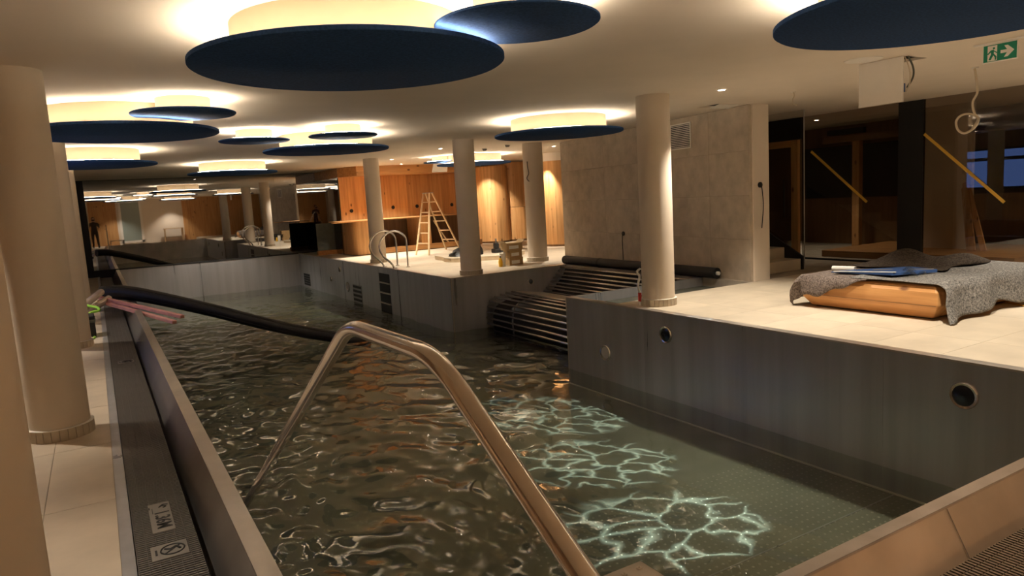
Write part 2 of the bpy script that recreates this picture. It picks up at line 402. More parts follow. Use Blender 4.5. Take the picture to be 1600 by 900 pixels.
wl = struct(MB().prof_y([(0.272, -0.1), (0.40, ZR - 0.012), (0.40, ZR), (PX0, ZR), (PX0, ZF - 0.05), (PX0 - 0.02, ZF - 0.05), (PX0 - 0.02, ZR - 0.03), (0.42, ZR - 0.03), (0.30, -0.1)][::-1], PY0 - 0.05, YF).build('wall_pool_left', 'steel_dark', org=(0.4, 10, 0)), 'dark steel overflow rim along the left side of the pool')
struct(MB().box(0.398, PX0 + 0.003, PY0 - 0.05, YF, ZR, ZR + 0.004).build('trim_1', 'lip', org=(0.44, 10, ZR)), 'bright steel rim strip on the left pool edge')
nw = struct(MB().prof_x([(1.45, -0.1), (1.575, ZR - 0.012), (1.575, ZR), (PY0, ZR), (PY0, ZF - 0.05), (PY0 - 0.02, ZF - 0.05), (PY0 - 0.02, ZR - 0.03), (1.59, ZR - 0.03), (1.47, -0.1)], PX0 - 0.1, PX1).build('wall_pool_near', 'lip', org=(3, 1.6, 0)), 'steel overflow rim across the near end of the pool')
for x in (2.0, 3.03, 4.2): MB().bar((x, 1.446, -0.09), (x, 1.571, ZR - 0.01), 0.003, 0.003).build('panel_joint', 'steel_dark', nw)
struct(MB().box(PX0 - 0.08, PX1, 1.573, PY0 + 0.003, ZR, ZR + 0.004).build('trim_2', 'steel', org=(3, 1.6, ZR)), 'steel rim strip on the near pool edge')
struct(MB().box(PX1 - 0.003, PX1 + 0.1, PY0 - 0.06, SY0, ZR - 0.012, ZR + 0.004).build('trim_3', 'lip', org=(PX1, 5, ZR)), 'bright steel rim strip on the right platform edge')
struct(MB().box(PX1 - 0.003, PX1 + 0.09, SY1 + 0.09, YF, ZR - 0.012, ZR + 0.004).build('trim_4', 'lip', org=(PX1, 17, ZR)), 'bright steel rim strip on the middle platform edge')
struct(MB().box(PX1 - 0.003, 8.12, SY1 - 0.003, SY1 + 0.09, ZR - 0.012, ZR + 0.004).build('trim_5', 'lip', org=(7, SY1, ZR)), 'bright steel rim strip between the middle platform and the lounger bay')
struct(MB().box(-0.01, 5.6, YF - 0.01, YF + 0.03, ZR - 0.012, ZR + 0.03).build('trim_6', 'black_flat', org=(3, YF, ZR)), 'dark frame strip under the mirror')
for q_, (yy, l_) in enumerate(((SY1, 'middle'), (SY0, 'right'))):
    struct(MB().box(PX1 - 0.004, PX1 + 0.012, yy - 0.010, yy + 0.010, ZF, ZR - 0.013).build('trim_%d' % (21 + q_), 'lip', org=(PX1, yy, ZF)), f'bright steel corner edge of the {l_} platform')
# recess beside right platform
struct(MB().box(PX1 + 0.1, 8.1, 7.0, SY0 - 0.06, -0.2, 0.03).build('floor_recess', 'membrane', org=(7, 7.5, 0.03)), 'grey green unfinished floor channel behind the right platform')
# gutter
struct(MB().box(-0.07, -0.012, 1.12, YF, -0.3, 0.004).build('trim_7', 'steel', org=(-0.04, 10, 0)), 'steel edge strip between the left deck and the grate')
struct(MB().box(-0.012, 0.3, 1.12, YF, -0.32, -0.2).build('floor_gutter', 'black_flat', org=(0.15, 10, -0.3)), 'dark bottom of the overflow gutter')
# left gutter grate: one thing with removable panels
gr = thing('overflow_grate', (0.13, 10, 0), 'dark plastic overflow grate running along the left rim', 'grate')
PL = 0.5; pitch = 0.0227
gm = MB()
for k in range(int(PL / pitch)):
    y = k * pitch
    for c in range(6):
        gm.box(c * 0.0455 + 0.002, (c + 1) * 0.0455 - 0.0015, y, y + 0.0125, -0.03, 0.0)
for c in range(7): gm.box(c * 0.0455 - 0.002, c * 0.0455 + 0.002, 0, PL, -0.035, -0.006)
gme = gm.mesh('grate_panel'); gme.materials.append(MT['grate'])
y = 1.5
while y < 14.3:
    link('grate_panel', gme, gr, (-0.006, y, 0.0)); y += PL
while y < YF - 0.5:
    link('grate_panel', gme, gr, (-0.006, y, 0.0)); y += PL
gr2 = thing('overflow_grate', (3, 1.3, 0), 'short stretch of dark overflow grate below the near rim at the lower right corner', 'grate')
x = 0.3
while x < 5.4:
    o = link('grate_panel', gme, gr2, (x + PL, 1.17, 0.0), rotz=math.pi / 2); x += PL
# mirror
mi = MB().box(-0.13, 6.2, YF + 0.005, YF + 0.03, ZR + 0.03, ZC - 0.012)
mir = thing('wall_mirror', (3, YF, ZR), 'large dark tinted mirror covering the far end wall', 'mirror')
for a, b in ((-0.13, 2.43), (2.432, 4.99), (4.992, 6.262)):
    MB().box(a, b, YF + 0.005, YF + 0.03, ZR + 0.03, ZC - 0.01).build('mirror_panel', 'mirror', mir)
MB().box(6.262, 6.278, 20.5, YF + 0.004, ZR + 0.02, 2.415).build('mirror_panel', 'mirror', mir)
MB().box(-0.24, -0.132, YF - 0.02, YF + 0.04, 0, ZC - 0.01).build('side_frame', 'black_flat', mir)

# ================================================================== STONE WALL
A_, B_ = Vector((8.13, 7.03)), Vector((8.95, 12.9)); dW = (B_ - A_).normalized(); nW = Vector((-dW.y, dW.x)); LW = (B_ - A_).length
def wp(s, d, z): p = A_ + dW * s + nW * d; return (p.x, p.y, z)
def wall_block(name, mat, s0, s1, d0, d1, z0, z1, parent=None, org=None):
    vs = [wp(s0, d0, z0), wp(s1, d0, z0), wp(s1, d1, z0), wp(s0, d1, z0), wp(s0, d0, z1), wp(s1, d0, z1), wp(s1, d1, z1), wp(s0, d1, z1)]
    b = MB().add(vs, [(0,1,2,3),(7,6,5,4),(4,5,1,0),(5,6,2,1),(6,7,3,2),(7,4,0,3)]); return b.build(name, mat, parent, org)
sw = struct(wall_block('wall_stone', 'grout', 0.02, LW, -0.32, -0.012, 0, ZC, org=wp(LW / 2, 0, 0)), 'beige stone tile wall between the bar area and the stair')
zc = [0.13, 0.77, 1.41, 2.05, ZC - 0.005]; sc = [0.0, 0.88, 2.48, 4.08, LW]
for a, b in zip(sc[:-1], sc[1:]):
    for c, d in zip(zc[:-1], zc[1:]):
        wall_block('tile', 'stone', a + 0.0025, b - 0.0025, -0.012, 0.0, c + 0.0025, d - 0.0025, sw)
pl = struct(MB().box(8.17, 8.50, 6.985, 7.03, ZR, ZC - 0.002).build('wall_pillar', 'plaster', org=(8.3, 7.0, ZR)), 'raw plastered end of the stone wall')
wall_block('plaster_patch', 'stone', -0.02, 0.0, -0.05, -0.004, ZR, ZC - 0.01, pl)

# ================================================================== WATER
nx, ny = 190, 760
X = np.linspace(PX0, 8.1, nx); 
gx = np.concatenate([np.linspace(PX0 + 0.002, PX1 - 0.001, 168), np.linspace(PX1 + 0.06, 8.1, 40)]); gy = np.linspace(PY0, YF, 700)
GXX, GYY = np.meshgrid(gx, gy, indexing='ij'); Hh = np.zeros_like(GXX)
wx = GXX + 0.05 * np.sin(2.1 * GYY + 1.3 * GXX) + 0.04 * np.sin(3.7 * GXX - 1.9 * GYY); wy = GYY + 0.05 * np.sin(2.6 * GXX - 1.1 * GYY) + 0.04 * np.cos(3.1 * GYY + 2.2 * GXX)
NW = 34
for k in range(NW):
    lam = 0.20 * (4.0 ** rng.random()); th = rng.random() * 2 * math.pi; ph = rng.random() * 2 * math.pi
    s_ = 0.105 / math.sqrt(NW / 2) * (0.6 + 0.8 * rng.random())
    Hh += s_ * lam / (2 * math.pi) * np.sin(2 * math.pi / lam * (wx * math.cos(th) + wy * math.sin(th)) + ph)
def sst(a, b, t): t = np.clip((t - a) / (b - a), 0, 1); return t * t * (3 - 2 * t)
calm = 1 - 0.85 * sst(3.4, 4.6, GXX + 0.12 * (GYY - 3)) * (1 - sst(7.2, 8.6, GYY))
calm *= 1 - 0.45 * sst(16, 21, GYY)
Hh *= calm
n0, n1 = len(gx), len(gy)
vs = np.stack([GXX, GYY, Hh], -1).reshape(-1, 3)
idx = np.arange(n0 * n1).reshape(n0, n1)
q = np.stack([idx[:-1, :-1], idx[1:, :-1], idx[1:, 1:], idx[:-1, 1:]], -1)
cxm = (GXX[:-1, :-1] + GXX[1:, 1:]) / 2; cym = (GYY[:-1, :-1] + GYY[1:, 1:]) / 2
keep = (cxm < PX1 + 0.02) | ((cym > SY0) & (cym < SY1))
me = bpy.data.meshes.new('pool_water'); me.from_pydata(vs.tolist(), [], q[keep].reshape(-1, 4).tolist()); me.update(); me.materials.append(MT['water'])
wt = link('pool_water', me, None, (0, 0, ZW), smooth=False)
me.polygons.foreach_set('use_smooth', [True] * len(me.polygons))
tag(wt, 'rippling dark green shallow water filling the bottom of the steel pool', 'water', kind='stuff')

# ================================================================== COLUMNS
def column(x, y, r, zb, label, skirt=True):
    t = thing('round_column', (x, y, zb), label, 'column', 'round plastered columns around the pool')
    MB().lathe((x, y), [(r, zb), (r, ZC)], 64).build('shaft', 'column', t, smooth=True)
    if skirt:
        rs, h, n = r + 0.022, 0.085, 26
        MB().lathe((x, y), [(r - 0.01, zb + h), (r + 0.015, zb + h), (r + 0.015, zb)], 48).build('skirting_bed', 'grout', t, smooth=True)
        MB().lathe((x, y), [(r, zb + h + 0.006), (rs + 0.002, zb + h + 0.004), (rs + 0.002, zb + h), (r, zb + h)], 48).build('skirting_cap', 'white', t, smooth=True)
        key = ('sk', round(r, 3))
        if key not in _tc:
            b = MB(); w_ = 2 * math.pi * rs / n - 0.005
            b.box(r - 0.002, rs, -w_ / 2, w_ / 2, 0.0, h); m_ = b.mesh('skirting_tile'); m_.materials.append(MT['skirt']); _tc[key] = m_
        for k in range(n): link('skirting_tile', _tc[key], t, (x, y, zb), rotz=2 * math.pi * k / n)
    return t
column(-0.39, 2.0, 0.2, 0, 'cream round column at the left edge, nearest the viewer')
column(-0.39, 6.25, 0.2, 0, 'cream round column on the left deck with tiled foot beside the grate')
column(-0.39, 10.52, 0.2, 0, 'cream round column on the left deck with strapped pipes at its foot')
column(-0.39, 14.8, 0.2, 0, 'slim visible sliver of round column on the left deck closest to the mirror')
column(5.92, 6.55, 0.2, ZR, 'cream round column standing on the right platform in front of the stone wall')
column(6.1, 11.95, 0.2, ZR, 'cream round column at the corner of the middle platform', True)
column(5.96, 16.65, 0.19, ZR, 'cream round column behind the pool ladder on the middle platform')
column(8.26, 12.95, 0.215, ZR, 'cream round column beside the cardboard boxes')

# ================================================================== CEILING DISCS
def disc_meshes(R_, zb, th, stem):
    b = MB(); b.lathe((0, 0), [(0.001, 0), (R_ - 0.012, 0), (R_, 0.008), (R_, th - 0.004), (R_ - 0.008, th), (0.001, th)], 96)
    d = b.mesh('disc'); d.materials.append(MT['felt_navy'])
    c = MB().lathe((0, 0), [(stem, th), (stem, ZC - zb)], 96).mesh('drum'); c.materials.append(MT['drum'])
    l = MB().lathe((0, 0), [(stem + 0.12, th + 0.003), (stem + 0.12, th + 0.010), (stem + 0.142, th + 0.010), (stem + 0.142, th + 0.003)], 96).mesh('led_strip'); l.materials.append(MT['led'])
    for m_ in (d, c, l):
        m_.polygons.foreach_set('use_smooth', [True] * len(m_.polygons))
        try: m_.set_sharp_from_angle(angle=math.radians(40))
        except Exception: pass
    return d, c, l
ZD, ZS = 2.45, 2.54
big = disc_meshes(0.95, ZD, 0.035, 0.70); small = disc_meshes(0.465, ZS, 0.022, 0.24)
def disc(x, y, ms, z, label):
    t = thing('ceiling_disc_lamp', (x, y, z), label, 'ceiling lamp', 'navy blue disc lamps under the ceiling')
    for n_, m_ in zip(('disc', 'drum', 'led_strip'), ms): link(n_, m_, t, (x, y, z))
disc(1.50, 4.38, big, ZD, 'largest looking navy disc lamp at the top centre with glowing drum above')
disc(2.171, 3.490, small, ZS, 'small bright blue disc lamp overlapping the right end of the large central disc')
disc(4.22, 2.20, big, ZD, 'large navy disc lamp cut off by the top right of the picture')
disc(0.34, 8.37, big, ZD, 'large navy disc lamp on the left just right of the tiled foot column')
disc(0.862, 7.458, small, ZS, 'small light blue disc lamp above the right end of the left large disc')
disc(0.08, 13.14, big, ZD, 'large navy disc lamp farther back on the left above the mirror edge')
disc(2.036, 10.262, small, ZS, 'small blue disc lamp touching the left end of the middle large disc')
disc(3.25, 11.01, big, ZD, 'large navy disc lamp over the middle of the pool')
disc(3.095, 9.660, small, ZS, 'small light blue disc lamp above the middle of the pool disc drum')
disc(2.84, 17.0, big, ZD, 'large disc lamp nearest the mirror, seen almost edge on')
disc(6.06, 8.75, big, ZD, 'large navy disc lamp in front of the stone wall')
disc(8.55, 16.2, big, ZD, 'large disc lamp between two columns in front of the wood panels')
disc(7.790, 16.515, small, ZS, 'small blue disc lamp beside the open ceiling flap by the bar')

# ================================================================== DOWNLIGHTS
def downlight(x, y, label, aim=None, power=SPOT, size=95, r=0.045, z=ZC, col=WARM2):
    t = thing('downlight', (x, y, z), label, 'downlight', 'recessed ceiling downlights')
    MB().lathe((x, y), [(r + 0.018, z - 0.001), (r + 0.018, z - 0.006), (r, z - 0.008), (r * 0.9, z - 0.002)], 24).build('rim', 'white', t, smooth=True)
    MB().cyl((x, y), r * 0.92, z - 0.005, z - 0.002, 24).build('lens', 'lamp', t)
    spot('downlight_beam', (x, y, z - 0.03), aim or (x, y, 0), power, size, 0.6, col, parent=t)
    return t
downlight(6.5, 6.0, 'ceiling downlight in front of the stone wall')
downlight(6.38, 3.11, 'ceiling downlight beside the exit sign')
downlight(6.56, 13.92, 'ceiling downlight left of the corner column on the middle platform')
downlight(6.68, 17.11, 'ceiling downlight right of the column behind the pool ladder')
downlight(6.69, 19.2, 'ceiling downlight at the left end of the bar fascia')
downlight(7.8, 19.25, 'ceiling downlight over the middle of the bar fascia')
for y_, l_ in ((2.85, 'near the viewer'), (7.1, 'beside the tiled foot column'), (11.35, 'beside the strapped pipes'), (15.6, 'closest to the mirror')):
    downlight(-1.45, y_, 'ceiling downlight over the left deck ' + l_, power=SPOT * 0.6)
downlight(9.6, 3.4, 'ceiling downlight over the right platform outside the picture')
downlight(9.4, 13.8, 'ceiling downlight behind the stone wall end')
downlight(9.7, 18.3, 'small spotlight grazing the rounded wood column', (10.75, 19.45, 1.2), 260, 50)
downlight(10.25, 15.9, 'small spotlight grazing the wood panel beside the stone wall', (10.9, 16.2, 0.9), 220, 50)
def caustic_gobo(name, loc, aim, power, size, scale):  # added spot whose pattern imitates light refracted onto the pool floor
    o = spot(name, loc, aim, power, size, 0.45, (0.86, 0.95, 1.0), 0.004); d = o.data; d.use_nodes = True; nt = d.node_tree
    em = nt.nodes.get('Emission'); tc = N(nt, 'ShaderNodeTexCoord'); sp = N(nt, 'ShaderNodeSeparateXYZ'); nt.links.new(tc.outputs['Normal'], sp.inputs[0])
    dx = N(nt, 'ShaderNodeMath', operation='DIVIDE'); dy = N(nt, 'ShaderNodeMath', operation='DIVIDE')
    nt.links.new(sp.outputs[0], dx.inputs[0]); nt.links.new(sp.outputs[2], dx.inputs[1]); nt.links.new(sp.outputs[1], dy.inputs[0]); nt.links.new(sp.outputs[2], dy.inputs[1])
    cb_ = N(nt, 'ShaderNodeCombineXYZ'); nt.links.new(dx.outputs[0], cb_.inputs[0]); nt.links.new(dy.outputs[0], cb_.inputs[1])
    nz = N(nt, 'ShaderNodeTexNoise'); nz.inputs['Scale'].default_value = scale * 0.8; nt.links.new(cb_.outputs[0], nz.inputs['Vector'])
    ad = N(nt, 'ShaderNodeVectorMath', operation='MULTIPLY_ADD'); nt.links.new(nz.outputs['Color'], ad.inputs[0]); ad.inputs[1].default_value = (0.09, 0.09, 0.0); nt.links.new(cb_.outputs[0], ad.inputs[2])
    vo = N(nt, 'ShaderNodeTexVoronoi', feature='DISTANCE_TO_EDGE'); vo.inputs['Scale'].default_value = scale; nt.links.new(ad.outputs[0], vo.inputs['Vector'])
    rp = ramp(nt, vo.outputs['Distance'], [(0.0, (1, 1, 1)), (0.03, (0.5,) * 3), (0.09, (0.05,) * 3), (0.3, (0.012,) * 3)])
    nt.links.new(rp.outputs[0], em.inputs['Strength'])
    return o
caustic_gobo('caustic_pattern_spot', (6.36, 3.10, 2.62), (4.55, 6.9, ZF), 5500, 15, 22)
caustic_gobo('caustic_pattern_spot', (6.38, 3.11, 2.62), (4.05, 5.4, ZF), 4800, 16, 19)
caustic_gobo('caustic_pattern_spot', (6.40, 3.12, 2.62), (3.65, 4.0, ZF), 3800, 18, 15)

# ================================================================== POOL FITTINGS
# handrail
hr = thing('pool_handrail', (0.55, 1.4, 0), 'polished steel tube handrail arching over the near left corner of the pool', 'handrail')
MB().tube(smooth_path([(0.55, 4.55, -0.33), (0.55, 1.81, 1.285), (0.55, 1.25, 1.295), (0.55, 0.2, 0.74), (0.55, 0.0, 0.0)], 0.10, 10), 0.0205, 24).build('rail_tube', 'chrome', hr, smooth=True)
MB().cyl((0.55, 0.0), 0.05, 0.0, 0.012, 24).build('flange', 'chrome', hr)
MB().tube([(0.55, 4.5, -0.30), (0.49, 4.5, -0.30)], 0.018, 12).build('wall_bracket', 'chrome', hr, smooth=True)
# entry step plate
st = thing('entry_step', (1.0, 1.4, 0), 'dimpled steel step plate at the lower edge of the picture beside the handrail', 'step')
MB().box(0.68, 1.38, 1.0, 1.65, 0.385, 0.42).build('tread', 'lip', st, bevel=0.004)
for x_ in (0.72, 1.34):
    for y_ in (1.04, 1.38): MB().box(x_ - 0.02, x_ + 0.02, y_ - 0.02, y_ + 0.02, 0.0, 0.385).build('leg', 'steel', st)
nbm = MB().lathe((0, 0), [(0.011, 0), (0.009, 0.004), (0.004, 0.004), (0.003, 0.001)], 12).mesh('dimple'); nbm.materials.append(MT['lip'])
for i in range(8):
    for j in range(7): link('dimple', nbm, st, (1.345 - i * 0.06 - (0.03 if j % 2 else 0), 1.615 - j * 0.055, 0.42))
# lights and jets on walls (disc facing -x)
def wall_light(y_, z_, r, label, face, name='pool_light', cat='pool light'):
    t = thing(name, (PX1, y_, z_), label, cat)
    b = MB(); n = 40; rings = [(r, 0), (r, -0.012), (r * 0.93, -0.022), (r * 0.78, -0.018), (r * 0.76, -0.008)]
    vs, fs = [], []; k = len(rings)
    for i in range(n):
        a = 2 * math.pi * i / n
        for rr, dx in rings: vs.append((PX1 + dx, y_ + rr * math.cos(a), z_ + rr * math.sin(a)))
    for i in range(n):
        for q_ in range(k - 1): fs.append((i*k+q_, i*k+q_+1, ((i+1)%n)*k+q_+1, ((i+1)%n)*k+q_))
    b.add(vs, fs).build('bezel', 'chrome', t, smooth=True)
    MB().disc_x((PX1, y_, z_), r * 0.77, 0.008, 32, dome=0.012).build('lens', face, t, smooth=True)
    return t
MT['lens_dark'] = plain('dark_lens', (0.06, 0.065, 0.08), 0.15, metal=0.6)
MT['lens_white'] = plain('frosted_lens', (0.45, 0.42, 0.39), 0.3)
wall_light(7.15, -0.49, 0.105, 'round pool light with frosted white lens low on the right wall', 'lens_white')
wall_light(6.01, -0.09, 0.10, 'round pool light with dark lens high on the right wall near the column', 'lens_dark')
wall_light(2.76, -0.10, 0.105, 'round domed steel cover at the right end of the right pool wall', 'lens_dark')
wall_light(17.95, -0.51, 0.13, 'round white pool light on the middle platform wall', 'lens_white')
for y_, z_, l_ in ((18.55, -0.09, 'upper'), (19.42, -0.41, 'lower')):
    wall_light(y_, z_, 0.07, f'{l_} of two small steel jets on the middle wall left of the pool light', 'lens_dark', 'pool_jet', 'water jet')
wall_light(7.26, -0.09, 0.06, 'tmp', 'lens_dark', 'pool_jet', 'water jet')
j = [o for o in bpy.data.objects if o.get('label') == 'tmp'][0]; j.rotation_euler.z = math.pi / 2; j.location = (7.26, SY1, -0.09); j['label'] = 'small steel jet on the bay wall above the lounger bars'
for (y0, y1, z0, z1, l_) in ((21.7, 22.45, -0.8, -0.43, 'dark intake grille on the middle wall next to the far corner'), (16.85, 17.55, -0.95, -0.40, 'dark intake grille on the middle wall beside the white pool light')):
    t = thing('intake_grille', (PX1, (y0 + y1) / 2, z0), l_, 'grille')
    MB().box(PX1 - 0.006, PX1, y0, y1, z0, z1).build('frame', 'steel_dark', t)
    for k in range(5):
        zz = z0 + (k + 0.5) * (z1 - z0) / 5; MB().box(PX1 - 0.010, PX1 - 0.006, y0 + 0.03, y1 - 0.03, zz - 0.03, zz + 0.03).build('slat', 'black_flat', t)
# ladder treads; black plates on the wall give the recess shade
t = thing('wall_steps', (PX1, 15.2, -0.9), 'ladder step niches with painted black shade on the middle platform wall below the hoop rails', 'ladder steps')
for k in range(4):
    z0 = 0.03 - (k + 1) * 0.235
    MB().box(PX1 - 0.005, PX1 - 0.001, 14.86, 15.52, z0 + 0.03, z0 + 0.225).build('niche_shade', 'black_flat', t)
    MB().box(PX1 - 0.03, PX1, 14.86, 15.52, z0, z0 + 0.025).build('tread', 'lip', t)
def hoop(y_, label):
    t = thing('hoop_rail', (5.6, y_, ZR), label, 'handrail', 'hoop handrails of the pool ladder')
    p = [(5.56, y_, 0.10), (5.56, y_, 0.2), (5.50, y_, 0.30), (5.34, y_, 0.46), (5.27, y_, 0.64), (5.34, y_, 0.84), (5.52, y_, 0.97), (5.70, y_, 0.97), (5.86, y_, 0.86), (5.90, y_, 0.68), (5.90, y_, ZR)]
    MB().tube(catmull(p, 6), 0.021, 14).build('hoop', 'chrome', t, smooth=True)
    for x_ in (5.60, 5.90): MB().cyl((x_, y_), 0.045, ZR + 0.004, ZR + 0.014, 20).build('flange', 'chrome', t)
hoop(14.62, 'steel hoop rail of the pool ladder, the one farther right')
hoop(15.25, 'steel hoop rail of the pool ladder, the one nearer the mirror')
# lounger
lg = thing('bar_lounger', (7.0, 9.85, ZW), 'curved underwater lounger of parallel steel tubes between the two platforms', 'lounger')
prof1 = [(6.25, -0.88), (6.25, -0.78), (6.24, -0.67), (6.25, -0.56), (6.27, -0.46), (6.32, -0.365), (6.43, -0.30), (6.56, -0.27), (6.69, -0.25), (6.82, -0.245)]
prof2 = [(7.56, -0.32), (7.62, -0.26), (7.68, -0.21), (7.74, -0.15), (7.80, -0.08), (7.87, -0.02), (7.93, 0.05), (7.99, 0.12)]
tm = MB().tube([(0, SY0 + 0.002, 0), (0, SY1 - 0.002, 0)], 0.021, 16).mesh('tube'); tm.materials.append(MT['chrome'])
tm.polygons.foreach_set('use_smooth', [True] * len(tm.polygons))
for x_, z_ in prof1 + prof2: link('tube', tm, lg, (x_, 0, z_))
lp = [(x_ + 0.12, z_ - 0.12) for x_, z_ in prof1] + [(7.5, -0.42)] + [(x_ + 0.07, z_ - 0.12) for x_, z_ in prof2] + [(8.09, 0.08), (8.09, -1.0), (6.35, -1.0)]
MB().prof_y(lp, SY0 + 0.004, SY1 - 0.004).build('backing', 'black_flat', lg)  # black sheet added so the gaps between the tubes look shaded
MB().prof_y([(6.88, -0.235), (7.50, -0.325), (7.50, -0.345), (6.88, -0.26)], SY0 + 0.003, SY1 - 0.003).build('seat_plate', 'lip', lg)
for y_ in (9.0, 10.8): MB().tube(catmull([(x_ + 0.035, y_, z_ - 0.015) for x_, z_ in prof1], 4), 0.014, 10).build('rib', 'steel_dark', lg, smooth=True)
# rolled cover by stone wall
t = thing('cover_roll', (8.1, 9.8, ZR), 'thin black rolled pool cover lying along the foot of the stone wall', 'cover roll')
MB().tube([(8.17, 11.78, 0.25), (8.08, 7.62, 0.25)], 0.085, 20).build('roll', 'black', t, smooth=True)
MB().tube([(8.0845, 7.83, 0.25), (8.079, 7.58, 0.25)], 0.03, 14).build('core', 'white', t, smooth=True)
MB().tube([(8.145, 10.62, 0.25), (8.144, 10.57, 0.25)], 0.089, 20).build('strap', 'black_flat', t, smooth=True)
# big black roll across the pool
t = thing('pool_cover_roll', (0.1, 14.2, ZR), 'long black pool cover roll slanting from the left rim down into the water', 'cover roll')
a, b = Vector((-0.02, 14.15, 0.30)), Vector((4.15, 12.35, -0.93)); d = (b - a).normalized()
path = catmull([a + Vector((0, 0, 0.03)), Vector((0.46, 13.94, 0.285)), Vector((1.5, 13.5, -0.06)), Vector((2.8, 12.95, -0.55)), b], 6)
MB().tube(path, [0.132 - 0.03 * k / 24 for k in range(25)], 20).build('roll', 'black', t, smooth=True)
for k in range(5):
    an = k * 1.25 + 0.3; u = d.orthogonal().normalized(); v_ = d.cross(u)
    MB().tube([p + (u * math.cos(an) + v_ * math.sin(an)) * (0.131 - 0.03 * q_ / 24) for q_, p in enumerate(path)], 0.006, 6).build('ridge', 'black_flat', t, smooth=True)
# pink foam strips
for k, (dy, dz, l_) in enumerate(((0, 0.0, 'upper'), (-0.10, -0.055, 'lower'))):
    o = MB().bar((-0.06, 13.75 + dy, 0.30 + dz), (0.98 - 0.12 * k, 11.45 + dy, 0.10 + dz), 0.07, 0.05).build('foam_strip', 'pink', org=(0.2, 13, 0.1), bevel=0.008)
    tag(o, f'pink foam strip over the left rim, the {l_} of the pair', 'foam strip', 'pink foam strips')
# pipes and strap behind the left column
for k, (dx, l_) in enumerate(((0, 'upper'), (0.1, 'lower'))):
    o = MB().tube([(-0.55, 11.9 + dx * 3, 0.17 - dx), (-0.02 + dx, 13.6, 0.40 - dx * 1.2)], 0.055, 14).build('grey_pipe', 'column', org=(-0.3, 12.5, 0), smooth=True)
    tag(o, f'beige pipe tied with green strap behind the left column, the {l_} one', 'pipe', 'pipes tied behind the left column')
sp_ = catmull([(-0.32, 12.4, 0.42), (-0.23, 12.3, 0.34), (-0.10, 12.2, 0.30), (-0.08, 12.1, 0.26), (-0.2, 12.0, 0.24), (-0.24, 11.7, 0.10), (-0.16, 11.3, 0.015), (-0.20, 10.95, 0.012), (-0.34, 10.7, 0.012)], 6)
t = thing('tension_strap', (-0.2, 12, 0), 'lime green tension strap looped round the pipes and trailing on the deck', 'strap')
MB().tube(sp_, 0.02, 8).build('webbing', 'lime', t, smooth=True)
MB().tube([(-0.34 + 0.10 * math.cos(u), 12.45 + 0.04 * math.sin(u * 2), 0.27 + 0.13 * math.sin(u)) for u in [k * math.pi / 8 for k in range(17)]], 0.022, 8, caps=False).build('loop', 'lime', t, smooth=True)
t = thing('tool_crate', (-0.33, 11.2, 0), 'dark crate half hidden behind the left column', 'crate')
MB().box(-0.36, -0.14, 11.15, 11.55, 0, 0.30).build('body', 'black_flat', t, bevel=0.01); MB().box(-0.37, -0.13, 11.14, 11.56, 0.21, 0.25).build('lid_rim', 'membrane', t)
# grate signs
def text(parent, body, loc, size, sx=1.0, mat='ink', rz=-math.pi / 2, ext=0.0004):
    c = bpy.data.curves.new('lettering', 'FONT'); c.body = body; c.size = size; c.align_x = 'CENTER'; c.align_y = 'CENTER'; c.extrude = ext; c.offset = 0.0022; c.resolution_u = 3
    c.materials.append(MT[mat]); o = bpy.data.objects.new('lettering', c); COL.objects.link(o)
    me_ = bpy.data.meshes.new_from_object(o.evaluated_get(bpy.context.evaluated_depsgraph_get())); bpy.data.objects.remove(o); bpy.data.curves.remove(c)
    o = bpy.data.objects.new('lettering', me_); COL.objects.link(o)
    o.parent = parent; o.location = Vector(loc) - wloc(parent); o.rotation_euler.z = rz; o.scale = (1.0, sx, 1); return o
def ringpts(cx_, cy_, rx, ry, n=32): return [(cx_ + rx * math.cos(2*math.pi*k/n), cy_ + ry * math.sin(2*math.pi*k/n)) for k in range(n)]
def depth_sign(y0, label):
    t = thing('depth_plate', (0.14, y0, 0.0), label, 'sign')
    pl2 = MB().box(0.078, 0.184, y0 - 0.205, y0 + 0.205, 0.0, 0.005).build('plate', 'plate', t)
    text(pl2, '1.36M', (0.135, y0 - 0.045, 0.0058), 0.098, 1.0)
    MB().tube(catmull([(0.15, y0 + 0.12, 0.006), (0.165, y0 + 0.135, 0.006), (0.145, y0 + 0.15, 0.006), (0.13, y0 + 0.135, 0.006), (0.15, y0 + 0.165, 0.006), (0.175, y0 + 0.155, 0.006)], 5), 0.0035, 6).build('fish_mark', 'ink', t)
    MB().box(0.094, 0.097, y0 + 0.06, y0 + 0.14, 0.005, 0.006).build('rule', 'ink', t)
    MB().box(0.079, 0.085, y0 + 0.13, y0 + 0.16, 0.005, 0.006).build('small_print', 'ink', t)
    return t
depth_sign(4.095, 'depth plate reading 1.36M on the grate nearest the viewer')
def dive_sign(y0, label):
    t = thing('no_diving_plate', (0.14, y0, 0), label, 'sign')
    MB().box(0.055, 0.215, y0 - 0.083, y0 + 0.083, 0.0, 0.005).build('plate', 'plate', t)
    MB().tube([(x_, y_, 0.006) for x_, y_ in ringpts(0.148, y0, 0.052, 0.055)] + [(0.2, y0, 0.006)], 0.004, 6).build('ring', 'ink', t)
    MB().bar((0.112, y0 - 0.038, 0.0065), (0.184, y0 + 0.038, 0.0065), 0.008, 0.002).build('slash', 'ink', t)
    MB().tube(catmull([(0.115, y0 + 0.02, 0.006), (0.14, y0 + 0.005, 0.006), (0.165, y0 + 0.02, 0.006), (0.182, y0 - 0.012, 0.006)], 4), 0.006, 6).build('diver', 'ink', t)
    MB().box(0.072, 0.082, y0 - 0.03, y0 + 0.03, 0.005, 0.006).build('small_print', 'ink', t)
dive_sign(3.645, 'no diving pictogram plate on the grate just in front of the depth plate')
